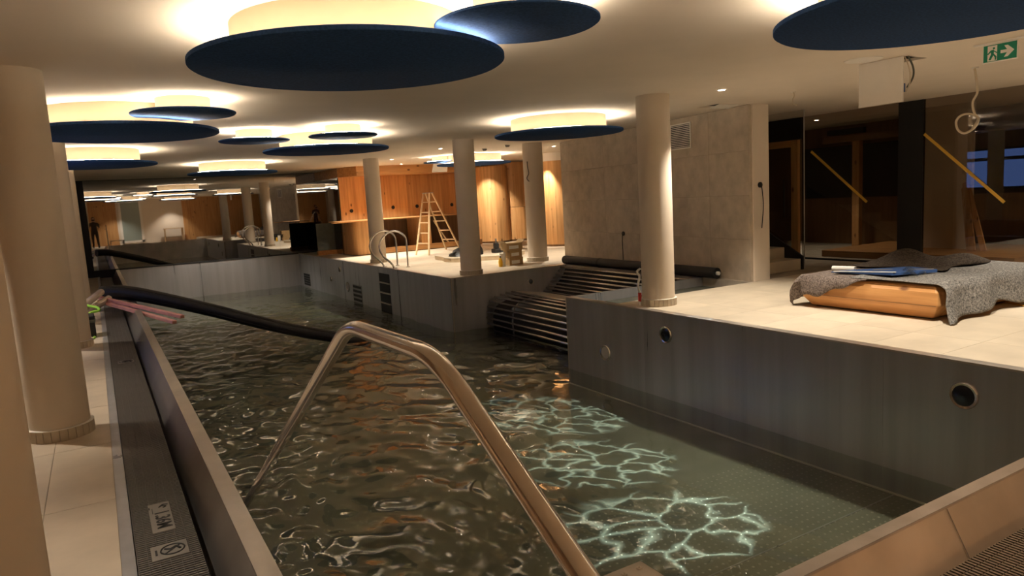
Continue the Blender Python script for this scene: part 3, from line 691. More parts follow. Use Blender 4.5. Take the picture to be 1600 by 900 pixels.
dive_sign(8.92, 'no diving pictogram plate on the grate far beyond the tiled foot column')

# ================================================================== MIDDLE PLATFORM: BAR
YW = 20.5
bw = struct(MB().box(6.3, 10.5, YW + 0.02, YF + 0.05, ZR, ZC).build('wall_bar', 'wood_dark', org=(8.4, YW, ZR)), 'timber back wall of the bar')
pw = 0.235; x_ = 6.3
pm = MB().box(0.001, pw - 0.001, 0, 0.02, 0, 1.28).mesh('plank'); pm.materials.append(MT['wood'])
while x_ < 10.4: link('plank', pm, bw, (x_, YW, 1.14)); x_ += pw
pm2 = MB().box(0.001, pw - 0.001, 0, 0.015, 0, 0.86).mesh('plank'); pm2.materials.append(MT['wood_dark'])
x_ = 6.9
while x_ < 10.4: link('plank', pm2, bw, (x_, YW + 0.005, 0.26)); x_ += pw
struct(MB().prism([(6.27, YF), (6.27, 20.45), (6.62, 19.75), (10.6, 19.75), (10.6, YF)], 2.42, ZC - 0.001).build('trim_8', 'wood_x', org=(8, 19.8, 2.42)), 'timber fascia box above the bar')
for k, (px, pz) in enumerate(((6.62, 1.43), (7.93, 1.46), (8.72, 1.45), (9.92, 1.43))):
    o = MB()
    o.lathe((0, 0), [(0.001, 0), (0.055, 0), (0.055, 0.01), (0.048, 0.016), (0.001, 0.016)], 20)
    o = o.build('cable_outlet', 'black_flat'); o.rotation_euler.x = math.pi / 2; o.location = (px, YW, pz)
    tag(o, ('first', 'second', 'third', 'fourth')[k] + ' round black cable hole from the left in the bar back wall', 'cable hole', 'black cable holes in the bar wall')
bc = thing('bar_counter', (7.8, 19.5, ZR), 'larch bar counter with rounded end cabinet and long worktop', 'bar counter')
MB().box(5.9, 10.2, 19.30, 20.48, 1.125, 1.155).build('worktop', 'wood_x', bc, bevel=0.004)
MB().box(5.65, 7.1, 19.22, 19.36, 1.12, 1.14).build('loose_board', 'wood_x', bc)
cp = [(6.28, 20.45), (6.28, 19.62), (6.30, 19.50), (6.36, 19.42), (6.46, 19.38), (6.58, 19.37), (6.78, 19.37), (6.78, 20.45)]
MB().prism(cp, ZR + 0.03, 1.12).build('end_cabinet', 'wood', bc, smooth=True)
MB().prism([(a_ + 0.02 if a_ < 6.5 else a_ - 0.02, b_ + 0.02) for a_, b_ in cp], ZR, ZR + 0.03).build('cabinet_plinth', 'wood_dark', bc)
MB().box(6.78, 10.3, 19.30, 19.36, ZR + 0.02, ZR + 0.17).build('footrest_board', 'wood_x', bc)
MB().box(6.78, 10.3, 19.37, 20.48, ZR, ZR + 0.10).build('base', 'wood_dark', bc)
MB().box(8.3, 8.62, 19.35, 20.4, ZR + 0.1, 1.12).build('divider_panel', 'wood', bc)
MB().bar((8.72, 19.33, 1.0), (9.15, 19.33, ZR + 0.17), 0.05, 0.03).build('prop', 'wood_lad', bc)
dk = thing('panel_reflection_slab', (6.0, 21.3, ZR), 'dark grey slab on a wood base imitating a mirror reflection left of the bar', 'panel')
MB().box(5.72, 6.26, 21.2, 21.26, ZR + 0.13, 1.1).build('panel', 'membrane', dk); MB().box(5.70, 6.28, 21.12, 21.32, ZR, ZR + 0.13).build('base', 'wood_h', dk)  # solid slab built where the mirror reflects the side of the bar
# rounded wood walls
def round_wood(name, cx_, cy_, r, a0, a1, z0, z1, label, n=7, mid=None):
    t = struct(MB().cyl((cx_, cy_), r - 0.03, z0, z1, 32).build(name, 'wood_dark', org=(cx_, cy_, z0)), label)
    for k in range(n):
        A0, A1 = math.radians(a0 + (a1 - a0) * k / n), math.radians(a0 + (a1 - a0) * (k + 1) / n)
        segs = [(z0 + 0.06, z1)] if mid is None else [(z0 + 0.06, mid - 0.006), (mid + 0.006, z1)]
        for (za, zb) in segs:
            poly = []
            for q_ in range(4): a_ = A0 + (A1 - A0) * q_ / 3 ; poly.append((cx_ + r * math.cos(a_), cy_ + r * math.sin(a_)))
            for q_ in range(4): a_ = A1 - (A1 - A0) * q_ / 3 ; poly.append((cx_ + (r - 0.03) * math.cos(a_), cy_ + (r - 0.03) * math.sin(a_)))
            MB().prism(poly, za, zb).build('plank', 'wood', t, org=(poly[0][0], poly[0][1], za), smooth=True)
    return t
round_wood('wall_wood_round', 10.98, 19.72, 0.52, 150, 330, ZR, 2.55, 'rounded larch plank column lit from above')
round_wood('wall_wood_curve', 11.95, 20.2, 0.95, 170, 340, ZR, 2.66, 'curved larch plank wall with a level joint', 9, 1.24)
round_wood('wall_wood_end', 11.22, 16.2, 0.56, 140, 320, ZR, 2.47, 'rounded larch plank wall end beside the stone wall', 7)
struct(MB().cyl((11.22, 16.2), 0.60, 2.47, ZC - 0.001, 40).build('trim_9', 'plaster', org=(11.2, 16.2, 2.47)), 'plaster head above the rounded larch wall end')
struct(MB().box(12.2, 12.3, 12.0, YF, ZR, ZC).build('wall_bar_right', 'wood_dark', org=(12.2, 17, ZR)), 'dark timber wall behind the rounded larch walls')
struct(MB().box(10.45, 10.6, 19.7, YF, ZR, 2.42).build('wall_bar_return', 'wood', org=(10.5, 21, ZR)), 'timber return wall at the right end of the bar')
# open ceiling flap by bar
t = thing('ceiling_flap', (8.75, 19.0, 2.45), 'open white ceiling flap hanging in front of the bar fascia', 'access hatch')
fp = [(8.28, 18.0, ZC - 0.01), (8.66, 18.0, ZC - 0.01), (8.86, 18.5, 2.40), (8.42, 18.5, 2.40)]
for a_, b_ in zip(fp, fp[1:] + fp[:1]): MB().bar(a_, b_, 0.035, 0.035).build('frame_bar', 'white', t)
MB().add(fp + [(x2, y2 + 0.02, z2 + 0.012) for x2, y2, z2 in fp], [(0,1,2,3),(7,6,5,4),(0,4,5,1),(1,5,6,2),(2,6,7,3),(3,7,4,0)]).build('flap_board', 'white', t)
# step ladder
lt = thing('step_ladder', (8.1, 18.4, ZR), 'folding wooden step ladder standing open in front of the bar', 'ladder')
T0, T1 = Vector((7.98, 18.05, 1.78)), Vector((8.22, 18.4, 1.78))
feet = {'near': (Vector((7.42, 17.75, ZR)), Vector((7.55, 17.20, ZR))), 'far': (Vector((8.75, 18.65, ZR)), Vector((9.0, 18.25, ZR)))}
tops = {'near': (Vector((7.92, 18.12, 1.80)), Vector((7.98, 17.85, 1.80))), 'far': (Vector((8.0, 18.15, 1.80)), Vector((8.08, 17.88, 1.80)))}
for kk in feet:
    for f_, t_ in zip(feet[kk], tops[kk]): MB().bar(f_, t_, 0.03, 0.055, up=(0, 1, 0)).build('stile', 'wood_lad', lt)
    for q_ in range(1, 6):
        u_ = q_ / 6.0 + 0.02; a_ = feet[kk][0].lerp(tops[kk][0], u_); b_ = feet[kk][1].lerp(tops[kk][1], u_)
        MB().bar(a_, b_, 0.05, 0.03).build('rung', 'wood_lad', lt)
MB().bar((7.9, 18.0, 1.81), (8.1, 18.0, 1.81), 0.3, 0.02).build('hinge_plate', 'steel', lt)
# podium
poly = []
for k in range(80):
    a_ = 2 * math.pi * k / 80; r_ = 1.05 + 0.09 * math.cos(5 * a_ + 0.8); poly.append((8.0 + r_ * math.cos(a_), 15.15 + r_ * math.sin(a_)))
t = thing('lobed_podium', (8.0, 15.15, ZR), 'low pale podium with lobed edge behind the corner column', 'podium')
MB().prism(poly, ZR, ZR + 0.085).build('core', 'podium', t)
MB().prism([(8.0 + (a_ - 8.0) * 1.012, 15.15 + (b_ - 15.15) * 1.012) for a_, b_ in poly], ZR + 0.085, ZR + 0.10).build('top', 'tile', t)
for k in range(0, 80, 2):
    a_, b_ = poly[k], poly[(k + 1) % 80]; c_ = poly[(k + 2) % 80]
    MB().bar((a_[0], a_[1], ZR + 0.042), (c_[0] * 0.985 + a_[0] * 0.015, c_[1] * 0.985 + a_[1] * 0.015, ZR + 0.042), 0.012, 0.08).build('edge_block', 'podium', t)
# bags and tools
def blob(name, c, rx, ry, rz, mat, seed, org, sub=(20, 12), amp=0.2):
    rg = np.random.default_rng(seed); ph = rg.random((6, 3)) * 6.28; b = MB(); vs = []; nu, nv = sub
    for i in range(nu):
        for k in range(nv + 1):
            u, v = 2 * math.pi * i / nu, math.pi * 0.5 * k / nv
            d = 1 + amp * sum(math.sin((q_ + 2) * u + ph[q_][0]) * math.sin((q_ + 1) * v * 2 + ph[q_][1]) for q_ in range(4)) / 2
            vs.append((c[0] + rx * d * math.cos(u) * math.cos(v), c[1] + ry * d * math.sin(u) * math.cos(v), c[2] + rz * d * math.sin(v)))
    fs = [(i*(nv+1)+k, ((i+1)%nu)*(nv+1)+k, ((i+1)%nu)*(nv+1)+k+1, i*(nv+1)+k+1) for i in range(nu) for k in range(nv)]
    fs.append(tuple(i*(nv+1) for i in range(nu))[::-1])
    return b.add(vs, fs).build(name, mat, org=org, smooth=True)
t = thing('tool_bag', (7.45, 15.0, ZR + 0.1), 'slumped black bag lying on the podium', 'bag')
o = blob('bag_body', (7.5, 15.05, ZR + 0.10), 0.34, 0.28, 0.17, 'black', 3, (7.45, 15.0, ZR + 0.1)); o.parent = t; o.location = (0, 0, 0)
MB().tube(catmull([(7.22, 14.95, ZR + 0.12), (7.16, 14.9, ZR + 0.19), (7.25, 14.9, ZR + 0.20), (7.36, 14.95, ZR + 0.15)], 5), 0.018, 8).build('strap', 'black', t, smooth=True)
t = thing('backpack', (7.75, 14.8, ZR + 0.1), 'upright dark backpack half hidden by the corner column', 'bag')
o = blob('pack_body', (7.72, 14.85, ZR + 0.10), 0.17, 0.14, 0.42, 'black', 5, (7.75, 14.8, ZR + 0.1), amp=0.12); o.parent = t; o.location = (0, 0, 0)
MB().tube(catmull([(7.62, 14.72, ZR + 0.2), (7.58, 14.66, ZR + 0.34), (7.64, 14.72, ZR + 0.46)], 5), 0.02, 8).build('strap', 'black_flat', t, smooth=True)
t = thing('power_tool', (8.35, 14.85, ZR + 0.1), 'small black machine on the podium right of the corner column', 'tool')
MB().box(8.2, 8.5, 14.75, 14.95, ZR + 0.1, ZR + 0.2).build('motor_body', 'black', t, bevel=0.02); MB().box(8.24, 8.34, 14.78, 14.9, ZR + 0.2, ZR + 0.33).build('head', 'black_flat', t, bevel=0.01)
MB().tube([(8.29, 14.84, ZR + 0.33), (8.29, 14.84, ZR + 0.44)], 0.02, 10).build('column_post', 'steel_dark', t); MB().box(8.46, 8.62, 14.8, 14.9, ZR + 0.15, ZR + 0.25).build('handle', 'black', t, bevel=0.01)
# boxes
def carton(x0, y0, z0, w_, d_, h_, label, open_=False):
    t = thing('cardboard_box', (x0 + w_ / 2, y0 + d_ / 2, z0), label, 'box', 'cardboard boxes beside the column')
    ca_ = MB().box(x0, x0 + w_, y0, y0 + d_, z0, z0 + h_).build('carton', 'card', t, bevel=0.003)
    MB().box(x0 + w_ * 0.15, x0 + w_ * 0.75, y0 - 0.002, y0, z0 + h_ * 0.2, z0 + h_ * 0.65).build('label', 'paper', ca_)
    if open_:
        MB().bar((x0, y0 + d_ / 2, z0 + h_), (x0 - 0.07, y0 + d_ / 2, z0 + h_ + 0.05), d_, 0.005).build('flap', 'card', ca_); MB().bar((x0 + w_, y0 + d_ / 2, z0 + h_), (x0 + w_ + 0.06, y0 + d_ / 2, z0 + h_ + 0.06), d_, 0.005).build('flap', 'card', ca_)
carton(7.35, 12.62, ZR, 0.33, 0.28, 0.16, 'lowest cardboard box of the stack beside the column')
carton(7.36, 12.63, ZR + 0.162, 0.31, 0.26, 0.15, 'middle cardboard box of the stack beside the column')
carton(7.30, 12.62, ZR + 0.314, 0.38, 0.26, 0.15, 'topmost open cardboard box of the stack beside the column', True)
t = thing('paint_bucket', (7.22, 12.66, ZR), 'small white bucket left of the cardboard boxes', 'bucket')
MB().lathe((7.22, 12.68), [(0.001, ZR), (0.055, ZR), (0.065, ZR + 0.26), (0.06, ZR + 0.26), (0.055, ZR + 0.22), (0.001, ZR + 0.22)], 20).build('pail', 'paper', t, smooth=True)
MB().tube([(7.22 + 0.066 * math.cos(k * math.pi / 8), 12.68, ZR + 0.25 + 0.05 * math.sin(k * math.pi / 8)) for k in range(9)], 0.004, 6).build('wire_handle', 'steel', t)
t = thing('spray_bottle', (7.13, 12.62, ZR), 'yellow bottle leaning by the cardboard boxes', 'bottle')
MB().lathe((7.13, 12.62), [(0.001, ZR), (0.04, ZR), (0.045, ZR + 0.1), (0.03, ZR + 0.16), (0.012, ZR + 0.19), (0.001, ZR + 0.19)], 16).build('bottle_body', 'yellow', t, smooth=True); MB().lathe((7.13, 12.62), [(0.001, ZR + 0.22), (0.016, ZR + 0.22), (0.016, ZR + 0.19)], 12).build('cap', 'black', t)

# ================================================================== RIGHT PLATFORM
BX0, BX1, BY0, BY1, BZ = 6.85, 8.95, 3.68, 5.22, 0.50
bb = thing('timber_bench_block', (7.9, 4.45, ZR), 'low larch bench block covered by felt blankets on the right platform', 'bench')
o = MB(); lay = [(ZR + 0.012, 0.10), (ZR + 0.035, 0.08), (ZR + 0.15, 0.0), (BZ - 0.06, -0.035 + 0.05), (BZ - 0.01, 0.05), (BZ, 0.08)]
vs, fs = [], []
for z_, e_ in lay: vs += [(BX0 + e_, BY0 + e_, z_), (BX1 - e_, BY0 + e_, z_), (BX1 - e_, BY1 - e_, z_), (BX0 + e_, BY1 - e_, z_)]
for k in range(len(lay) - 1):
    for q_ in range(4): fs.append((k*4+q_, k*4+(q_+1)%4, k*4+4+(q_+1)%4, k*4+4+q_))
fs += [(3, 2, 1, 0), tuple(range(len(vs) - 4, len(vs)))]
o.add(vs, fs).build('block_body', 'wood_h', bb, bevel=0.012)
MB().box(BX0 + 0.13, BX1 - 0.13, BY0 + 0.13, BY1 - 0.13, ZR, ZR + 0.02).build('base_pad', 'felt_dark', bb)
MB().box(BX0 - 0.001, BX0 + 0.004, BY0 + 0.02, BY1 - 0.02, ZR + 0.148, ZR + 0.152).build('edge_groove', 'wood_dark', bb)
def blanket(name, mat, u0, u1, v0, v1, nu, nv, seed, label, zt=BZ, thick=0.008, hem=None, off=0.0):
    """cloth parameters: u along x, v along y; parts past the block edge fall down the sides"""
    rg = np.random.default_rng(seed); ph = rg.random(12) * 6.28
    b = MB(); vs = []
    for i in range(nu):
        for k in range(nv):
            u = u0 + (u1 - u0) * i / (nu - 1); v = v0 + (v1 - v0) * k / (nv - 1)
            if hem: u, v = hem(u, v, i / (nu - 1), k / (nv - 1))
            ax = max(BX0 + 0.03 - u, 0, u - BX1 + 0.03); ay = max(BY0 + 0.03 - v, 0, v - BY1 + 0.03)
            sx_ = -1 if u < BX0 + 0.03 else 1; sy_ = -1 if v < BY0 + 0.03 else 1
            x = min(max(u, BX0 + 0.03), BX1 - 0.03); y = min(max(v, BY0 + 0.03), BY1 - 0.03)
            drop = math.hypot(ax, ay) if ax * ay == 0 else max(ax, ay) + 0.3 * min(ax, ay)
            wv = 0.018 * math.sin(14 * v + ph[0]) * (ax > 0) + 0.03 * math.sin(9 * u + ph[1]) * (ay > 0)
            x += sx_ * (0.045 + off + 0.10 * min(ax, 0.3) + wv * min(1, ax * 6)) * min(1, ax * 12)
            y += sy_ * (0.045 + off + 0.28 * min(ay, 0.4) + wv * min(1, ay * 6)) * min(1, ay * 12)
            z = zt + 0.012 + off + (0.010 * math.sin(5 * u + ph[2]) * math.sin(6 * v + ph[3]) + 0.006 * math.sin(11 * u + 7 * v + ph[4])) * (1 if drop == 0 else 0.4)
            z -= max(0, drop - 0.035) * 0.97
            vs.append((x, y, max(z, ZR + 0.012)))
    fs = [(i*nv+k, (i+1)*nv+k, (i+1)*nv+k+1, i*nv+k+1) for i in range(nu - 1) for k in range(nv - 1)]
    ob = b.add(vs, fs).build(name, mat, org=(7.9, 4.45, BZ), smooth=True)
    md = ob.modifiers.new('thickness', 'SOLIDIFY'); md.thickness = thick; md.offset = 1
    return tag(ob, label, 'blanket')
blanket('felt_blanket', 'felt_brown', BX0 - 0.18, BX1 + 0.05, 4.42, BY1 + 0.30, 60, 46, 2, 'brown grey felt blanket over the left half of the bench block',
        hem=lambda u, v, a, b: (u + (0.0 if a > 0.15 else (1 - a / 0.15) * (0.17 * max(0, 0.45 - b) / 0.45 - 0.15 * max(0, b - 0.3) + 0.015 * math.sin(b * 23))), v))
blanket('felt_blanket', 'felt_grey', BX0 + 0.02, BX1 + 0.1, BY0 - 0.30, 4.62, 70, 50, 4, 'speckled grey felt blanket hanging over the right end of the bench block', off=0.012,
        hem=lambda u, v, a, b: (u - (1 - min(1, a / 0.15)) * (0.24 * max(0, 0.22 - b) / 0.22), v - (0.10 * (1 - min(1, a / 0.25)) - 0.03 * math.sin(a * 19)) * (1 - min(1, b / 0.3))))
def crumple(name, mat, c, sx_, sy_, h, seed, label, cat, n=36, thick=0.01, base=0.0, rot=0.0):
    rg = np.random.default_rng(seed); ph = rg.random(16) * 6.28; vs = []
    for i in range(n):
        for k in range(n):
            a, b = i / (n - 1) * 2 - 1, k / (n - 1) * 2 - 1
            e = max(0, 1 - max(abs(a), abs(b)) ** 4)
            z = h * e * (0.35 + 0.32 * math.sin(3.1 * a + ph[0] + 1.4 * b) + 0.3 * math.sin(4.3 * b + ph[1] - 1.7 * a) + 0.15 * math.sin(9 * a + 5 * b + ph[2]))
            x = sx_ * a * (1 + 0.12 * math.sin(5 * b + ph[3])); y = sy_ * b * (1 + 0.12 * math.sin(4 * a + ph[4]))
            vs.append((c[0] + x * math.cos(rot) - y * math.sin(rot), c[1] + x * math.sin(rot) + y * math.cos(rot), c[2] + base + max(z, 0.004)))
    fs = [(i*n+k, (i+1)*n+k, (i+1)*n+k+1, i*n+k+1) for i in range(n - 1) for k in range(n - 1)]
    ob = MB().add(vs, fs).build(name, mat, org=c, smooth=True); md = ob.modifiers.new('thickness', 'SOLIDIFY'); md.thickness = thick; md.offset = 1
    return tag(ob, label, cat)
crumple('dark_blanket', 'felt_dark', (8.25, 4.62, BZ + 0.04), 0.55, 0.48, 0.16, 8, 'crumpled dark brown blanket heaped at the back of the bench block', 'blanket')
crumple('clear_wrap', 'clear', (7.28, 4.22, BZ + 0.045), 0.10, 0.13, 0.09, 9, 'scrunched clear plastic wrap lying on the grey blanket', 'plastic wrap', 24, 0.002)
# blue folded sheet
t = thing('folded_sheet', (7.4, 4.5, BZ + 0.03), 'long folded blue sheet lying across both felt blankets', 'sheet')
MB().add([(7.08, 4.98, BZ + 0.035), (7.10, 4.28, BZ + 0.045), (7.52, 4.05, BZ + 0.05), (7.62, 4.40, BZ + 0.05), (7.22, 4.98, BZ + 0.035), (7.08, 4.98, BZ + 0.045), (7.10, 4.28, BZ + 0.075), (7.52, 4.05, BZ + 0.085), (7.62, 4.40, BZ + 0.085), (7.22, 4.98, BZ + 0.045)],
         [(4,3,2,1,0),(5,6,7,8,9),(0,1,6,5),(1,2,7,6),(2,3,8,7),(3,4,9,8),(4,0,5,9)]).build('sheet_body', 'blue', t, bevel=0.004)
MB().bar((7.09, 4.95, BZ + 0.05), (7.12, 4.26, BZ + 0.082), 0.03, 0.006).build('fold_edge', 'paper', t)
MB().bar((7.3, 4.62, BZ + 0.066), (7.50, 4.08, BZ + 0.088), 0.05, 0.004).build('fold_strip', 'plate', t)
t = thing('tissue_roll', (7.35, 5.02, BZ + 0.04), 'white roll lying on the brown grey blanket', 'roll')
MB().tube([(7.28, 5.10, BZ + 0.055), (7.34, 4.86, BZ + 0.055)], 0.032, 16).build('roll', 'paper', t, smooth=True)
o = MB().tube(catmull([(8.5, 4.02, ZR + 0.008), (8.35, 3.8, ZR + 0.008), (8.15, 3.5, ZR + 0.008), (7.95, 3.2, ZR + 0.008), (7.9, 2.6, ZR + 0.008)], 6), 0.008, 8).build('yellow_cord', 'tape', org=(8.2, 3.5, ZR), smooth=True)
tag(o, 'yellow cord running over the floor right of the bench block', 'cord')
# red and white bottle by the column
t = thing('tape_tassel', (5.72, 6.62, ZR), 'red and white barrier tape hanging at the left side of the right platform column', 'barrier tape')
MB().bar((5.715, 6.66, ZR + 0.05), (5.715, 6.66, ZR + 0.16), 0.05, 0.012).build('red_end', 'red', t); MB().tube(catmull([(5.715, 6.66, ZR + 0.16), (5.70, 6.67, ZR + 0.26), (5.72, 6.66, ZR + 0.36), (5.70, 6.68, ZR + 0.42), (5.74, 6.66, ZR + 0.46)], 5), 0.014, 8).build('white_band', 'paper', t, smooth=True); MB().bar((5.715, 6.66, ZR), (5.715, 6.66, ZR + 0.05), 0.03, 0.012).build('white_tip', 'paper', t)

# ================================================================== GLASS FRONT AND STAIR
gf = thing('glass_screen', (GX, 6.8, ZR), 'tall dark glass front with black panel at the right', 'glass partition')
MB().box(GX, GX + 0.012, 6.57, 8.34, ZR + 0.03, ZC - 0.002).build('pane', 'glass', gf); MB().box(GX, GX + 0.012, YB, 6.18, ZR + 0.03, ZC - 0.002).build('pane', 'glass', gf)
MB().box(GX - 0.02, GX + 0.05, 6.185, 6.565, ZR, ZC - 0.002).build('black_panel', 'black_flat', gf)
MB().box(GX - 0.01, GX + 0.03, YB, 8.35, ZR, ZR + 0.03).build('bottom_channel', 'black_flat', gf)
for (a_, b_, l_) in (((8.14, 2.07), (7.09, 1.16), 'stuck slanting on the left glass pane beside the wood framed door'), ((6.17, 2.17), (5.04, 1.11), 'stuck slanting on the right glass pane above the leaning boards')):
    o = MB().bar((GX - 0.006, *a_), (GX - 0.006, *b_), 0.006, 0.042, up=(0, 0, 1)).build('warning_tape', 'tape', org=(GX, a_[0], a_[1])); tag(o, 'yellow tape strip ' + l_, 'tape')
# room behind the glass
pt = thing('timber_platform', (12.2, 6.7, ZR), 'low timber platform on the floor behind the glass front', 'platform')
MB().box(11.5, 13.6, 5.1, 8.28, ZR, ZR + 0.115).build('deck', 'wood_h', pt, bevel=0.004)
struct(MB().box(12.55, 12.65, 6.25, 7.15, ZR + 0.1, ZC).build('wall_glass_room', 'plaster', org=(12.6, 6.4, ZR)), 'olive beige partition behind the black panel')
for k, (dy, dx) in enumerate(((0, 0), (-0.14, 0.05), (0.06, 0.02))):
    o = MB().bar((12.20 + dx, 6.02 + dy, ZR + 0.125), (12.535, 6.33 + dy * 0.25, 1.38 - 0.04 * k), 0.09, 0.02, up=(1, 0, 0)).build('leaning_board', 'wood', org=(12.4, 5.8, ZR + 0.12))
    tag(o, ('middle', 'right hand', 'left hand')[k] + ' narrow board leaning on the wall behind the glass', 'board', 'boards leaning behind the glass')
ws = struct(MB().box(13.98, 14.15, 7.05, 10.5, ZR, 1.15).build('wall_wainscot', 'wood_dark', org=(14, 8.7, ZR)), 'brown timber wainscot deep behind the glass')
struct(MB().box(13.9, 14.19, 5.0, 10.5, 1.15, 2.25).build('wall_black_upper', 'black_flat', org=(14, 8, 1.15)), 'black upper wall deep behind the glass')
o = MB().box(13.4, 13.52, 8.80, 8.95, ZR, 2.3).build('timber_post', 'wood', org=(13.46, 8.88, ZR)); tag(o, 'upright timber post behind the left glass pane', 'post')
o = MB().box(13.35, 13.55, 7.0, 9.6, 2.3, 2.42).build('timber_beam', 'wood_dark', org=(13.45, 8, 2.3)); tag(o, 'dark timber beam above the post behind the glass', 'beam')
o = MB().box(14.1, 14.199, 9.17, 10.02, 2.5, 2.61).build('air_slot', 'black_flat', org=(14.15, 9.6, 2.5)); tag(o, 'long black air slot high behind the left glass pane', 'vent')
# door with wood frame
dr = struct(MB().box(GX - 0.01, GX + 0.06, 8.42, 8.56, ZR, 2.30).build('door_1', 'wood', org=(GX, 9, ZR)), 'wood framed dark glass door behind the stair')
MB().box(GX - 0.01, GX + 0.06, 8.56, 9.9, 2.18, 2.30).build('head', 'wood_h', dr); MB().box(GX + 0.01, GX + 0.02, 8.56, 9.9, ZR, 2.18).build('pane', 'glass', dr)
MB().tube([(GX - 0.03, 8.70, 0.9), (GX - 0.03, 8.70, 1.6)], 0.015, 10).build('pull_handle', 'black_flat', dr)
struct(MB().box(GX, GX + 0.08, 8.36, 10.9, 2.31, ZC - 0.001).build('trim_10', 'black_flat', org=(GX, 9.5, 2.31)), 'dark panel above the wood framed door')
struct(MB().box(9.02, GX, 10.9, 11.0, ZR, ZC).build('wall_stair', 'black_flat', org=(10, 10.9, ZR)), 'dark wall at the back of the stair')
sr = thing('tiled_stair', (9.2, 7.4, ZR), 'pale tiled steps rising behind the end of the stone wall', 'stair')
for k in range(5):
    MB().box(8.62 + 0.03 * k, 9.68, 7.35 + 0.31 * k, 7.35 + 0.31 * (k + 1) + (0.02 if k < 4 else 0.3), ZR, ZR + 0.175 * (k + 1)).build('step', 'tile', sr, bevel=0.006)
MB().add([(9.69, 7.33, ZR), (9.69, 7.33, ZR + 0.21), (9.69, 9.2, ZR + 1.28), (9.69, 9.2, ZR), (9.73, 7.33, ZR), (9.73, 7.33, ZR + 0.21), (9.73, 9.2, ZR + 1.28), (9.73, 9.2, ZR)], [(0,1,2,3),(7,6,5,4),(0,4,5,1),(1,5,6,2),(2,6,7,3),(3,7,4,0)]).build('stringer', 'black_flat', sr)
bg = thing('glass_balustrade', (9.75, 8.3, ZR), 'frameless clear glass side panel of the tiled stair', 'balustrade')
MB().box(9.735, 9.747, 7.33, 9.6, ZR + 0.02, ZC - 0.02).build('pane', 'clear', bg); MB().box(9.733, 9.749, 7.322, 7.332, ZR + 0.02, ZC - 0.02).build('edge', 'lens_white', bg)

# ================================================================== WALL AND CEILING FITTINGS
# vent grille on stone wall
vg = thing('vent_grille', wp(1.6, 0.005, 2.2), 'square white louvred vent high on the stone wall', 'vent')
s0, s1, z0, z1 = 1.30, 1.86, 2.19, 2.60
wall_block('backing', 'black_flat', s0, s1, 0.0, 0.004, z0, z1, vg)
for (a_, b_, c_, d_) in ((s0, s1, z0, z0 + 0.02), (s0, s1, z1 - 0.02, z1), (s0, s0 + 0.02, z0, z1), (s1 - 0.02, s1, z0, z1)): wall_block('frame_bar', 'white', a_, b_, 0.0, 0.016, c_, d_, vg)
for k in range(13): zz = z0 + 0.025 + k * (z1 - z0 - 0.045) / 13; wall_block('slat', 'white', s0 + 0.02, s1 - 0.02, 0.004, 0.013, zz + 0.006, zz + 0.018, vg)
def socket(name, p, n_, drop, label, side):
    t = thing(name, p, label, 'cable outlet')
    P = Vector(p); n3 = Vector(n_).normalized()
    MB().tube([P, P + n3 * 0.02], 0.04, 18).build('box_rim', 'black', t, smooth=True)
    MB().tube(catmull([P + n3 * 0.02, P + n3 * 0.03 + Vector((0, side * 0.01, -0.06)), P + n3 * 0.025 + Vector((0, side * 0.03, -drop * 0.5)), P + n3 * 0.03 + Vector((0, side * 0.0, -drop))], 6), 0.007, 8).build('cable', 'black', t, smooth=True)
socket('wall_outlet', wp(3.43, 0.001, 0.77), (nW.x, nW.y, 0), 0.5, 'black cable outlet with hanging lead on the stone wall above the cover roll', 0.5)
socket('wall_outlet', (8.30, 6.984, 1.55), (0, -1, 0), 0.62, 'black cable outlet with curled lead on the raw plaster wall end', -1.2)
# hatch flap near exit sign
ht = thing('access_hatch', (6.72, 4.19, 2.3), 'white access hatch door hanging open from the ceiling on the right', 'access hatch')
hl = MB().box(6.705, 6.72, 3.965, 4.41, 2.27, ZC - 0.003).build('door_leaf', 'white', ht) 
MB().tube(catmull([(6.76, 3.98, ZC + 0.05), (6.80, 3.93, 2.6), (6.83, 3.94, 2.5), (6.76, 3.955, 2.40)], 6), 0.009, 8).build('wire', 'membrane', ht, smooth=True); MB().tube(catmull([(6.75, 4.0, ZC + 0.05), (6.77, 3.945, 2.58), (6.78, 3.94, 2.45), (6.74, 3.955, 2.36)], 6), 0.006, 8).build('wire', 'cable', ht, smooth=True)
MB().box(6.73, 6.755, 3.97, 4.0, 2.36, 2.44).build('latch', 'blue', hl)
h2 = thing('access_hatch', (7.77, 7.2, ZC), 'small tilted hatch lid at the ceiling opening over the stone wall end', 'access hatch')
MB().add([(7.60, 7.06, ZC - 0.012), (7.97, 7.06, ZC - 0.012), (7.97, 7.24, ZC - 0.04), (7.60, 7.24, ZC - 0.04), (7.60, 7.06, ZC - 0.002), (7.97, 7.06, ZC - 0.002), (7.97, 7.24, ZC - 0.03), (7.60, 7.24, ZC - 0.03)], [(3,2,1,0),(4,5,6,7),(0,1,5,4),(1,2,6,5),(2,3,7,6),(3,0,4,7)]).build('lid', 'white', h2)
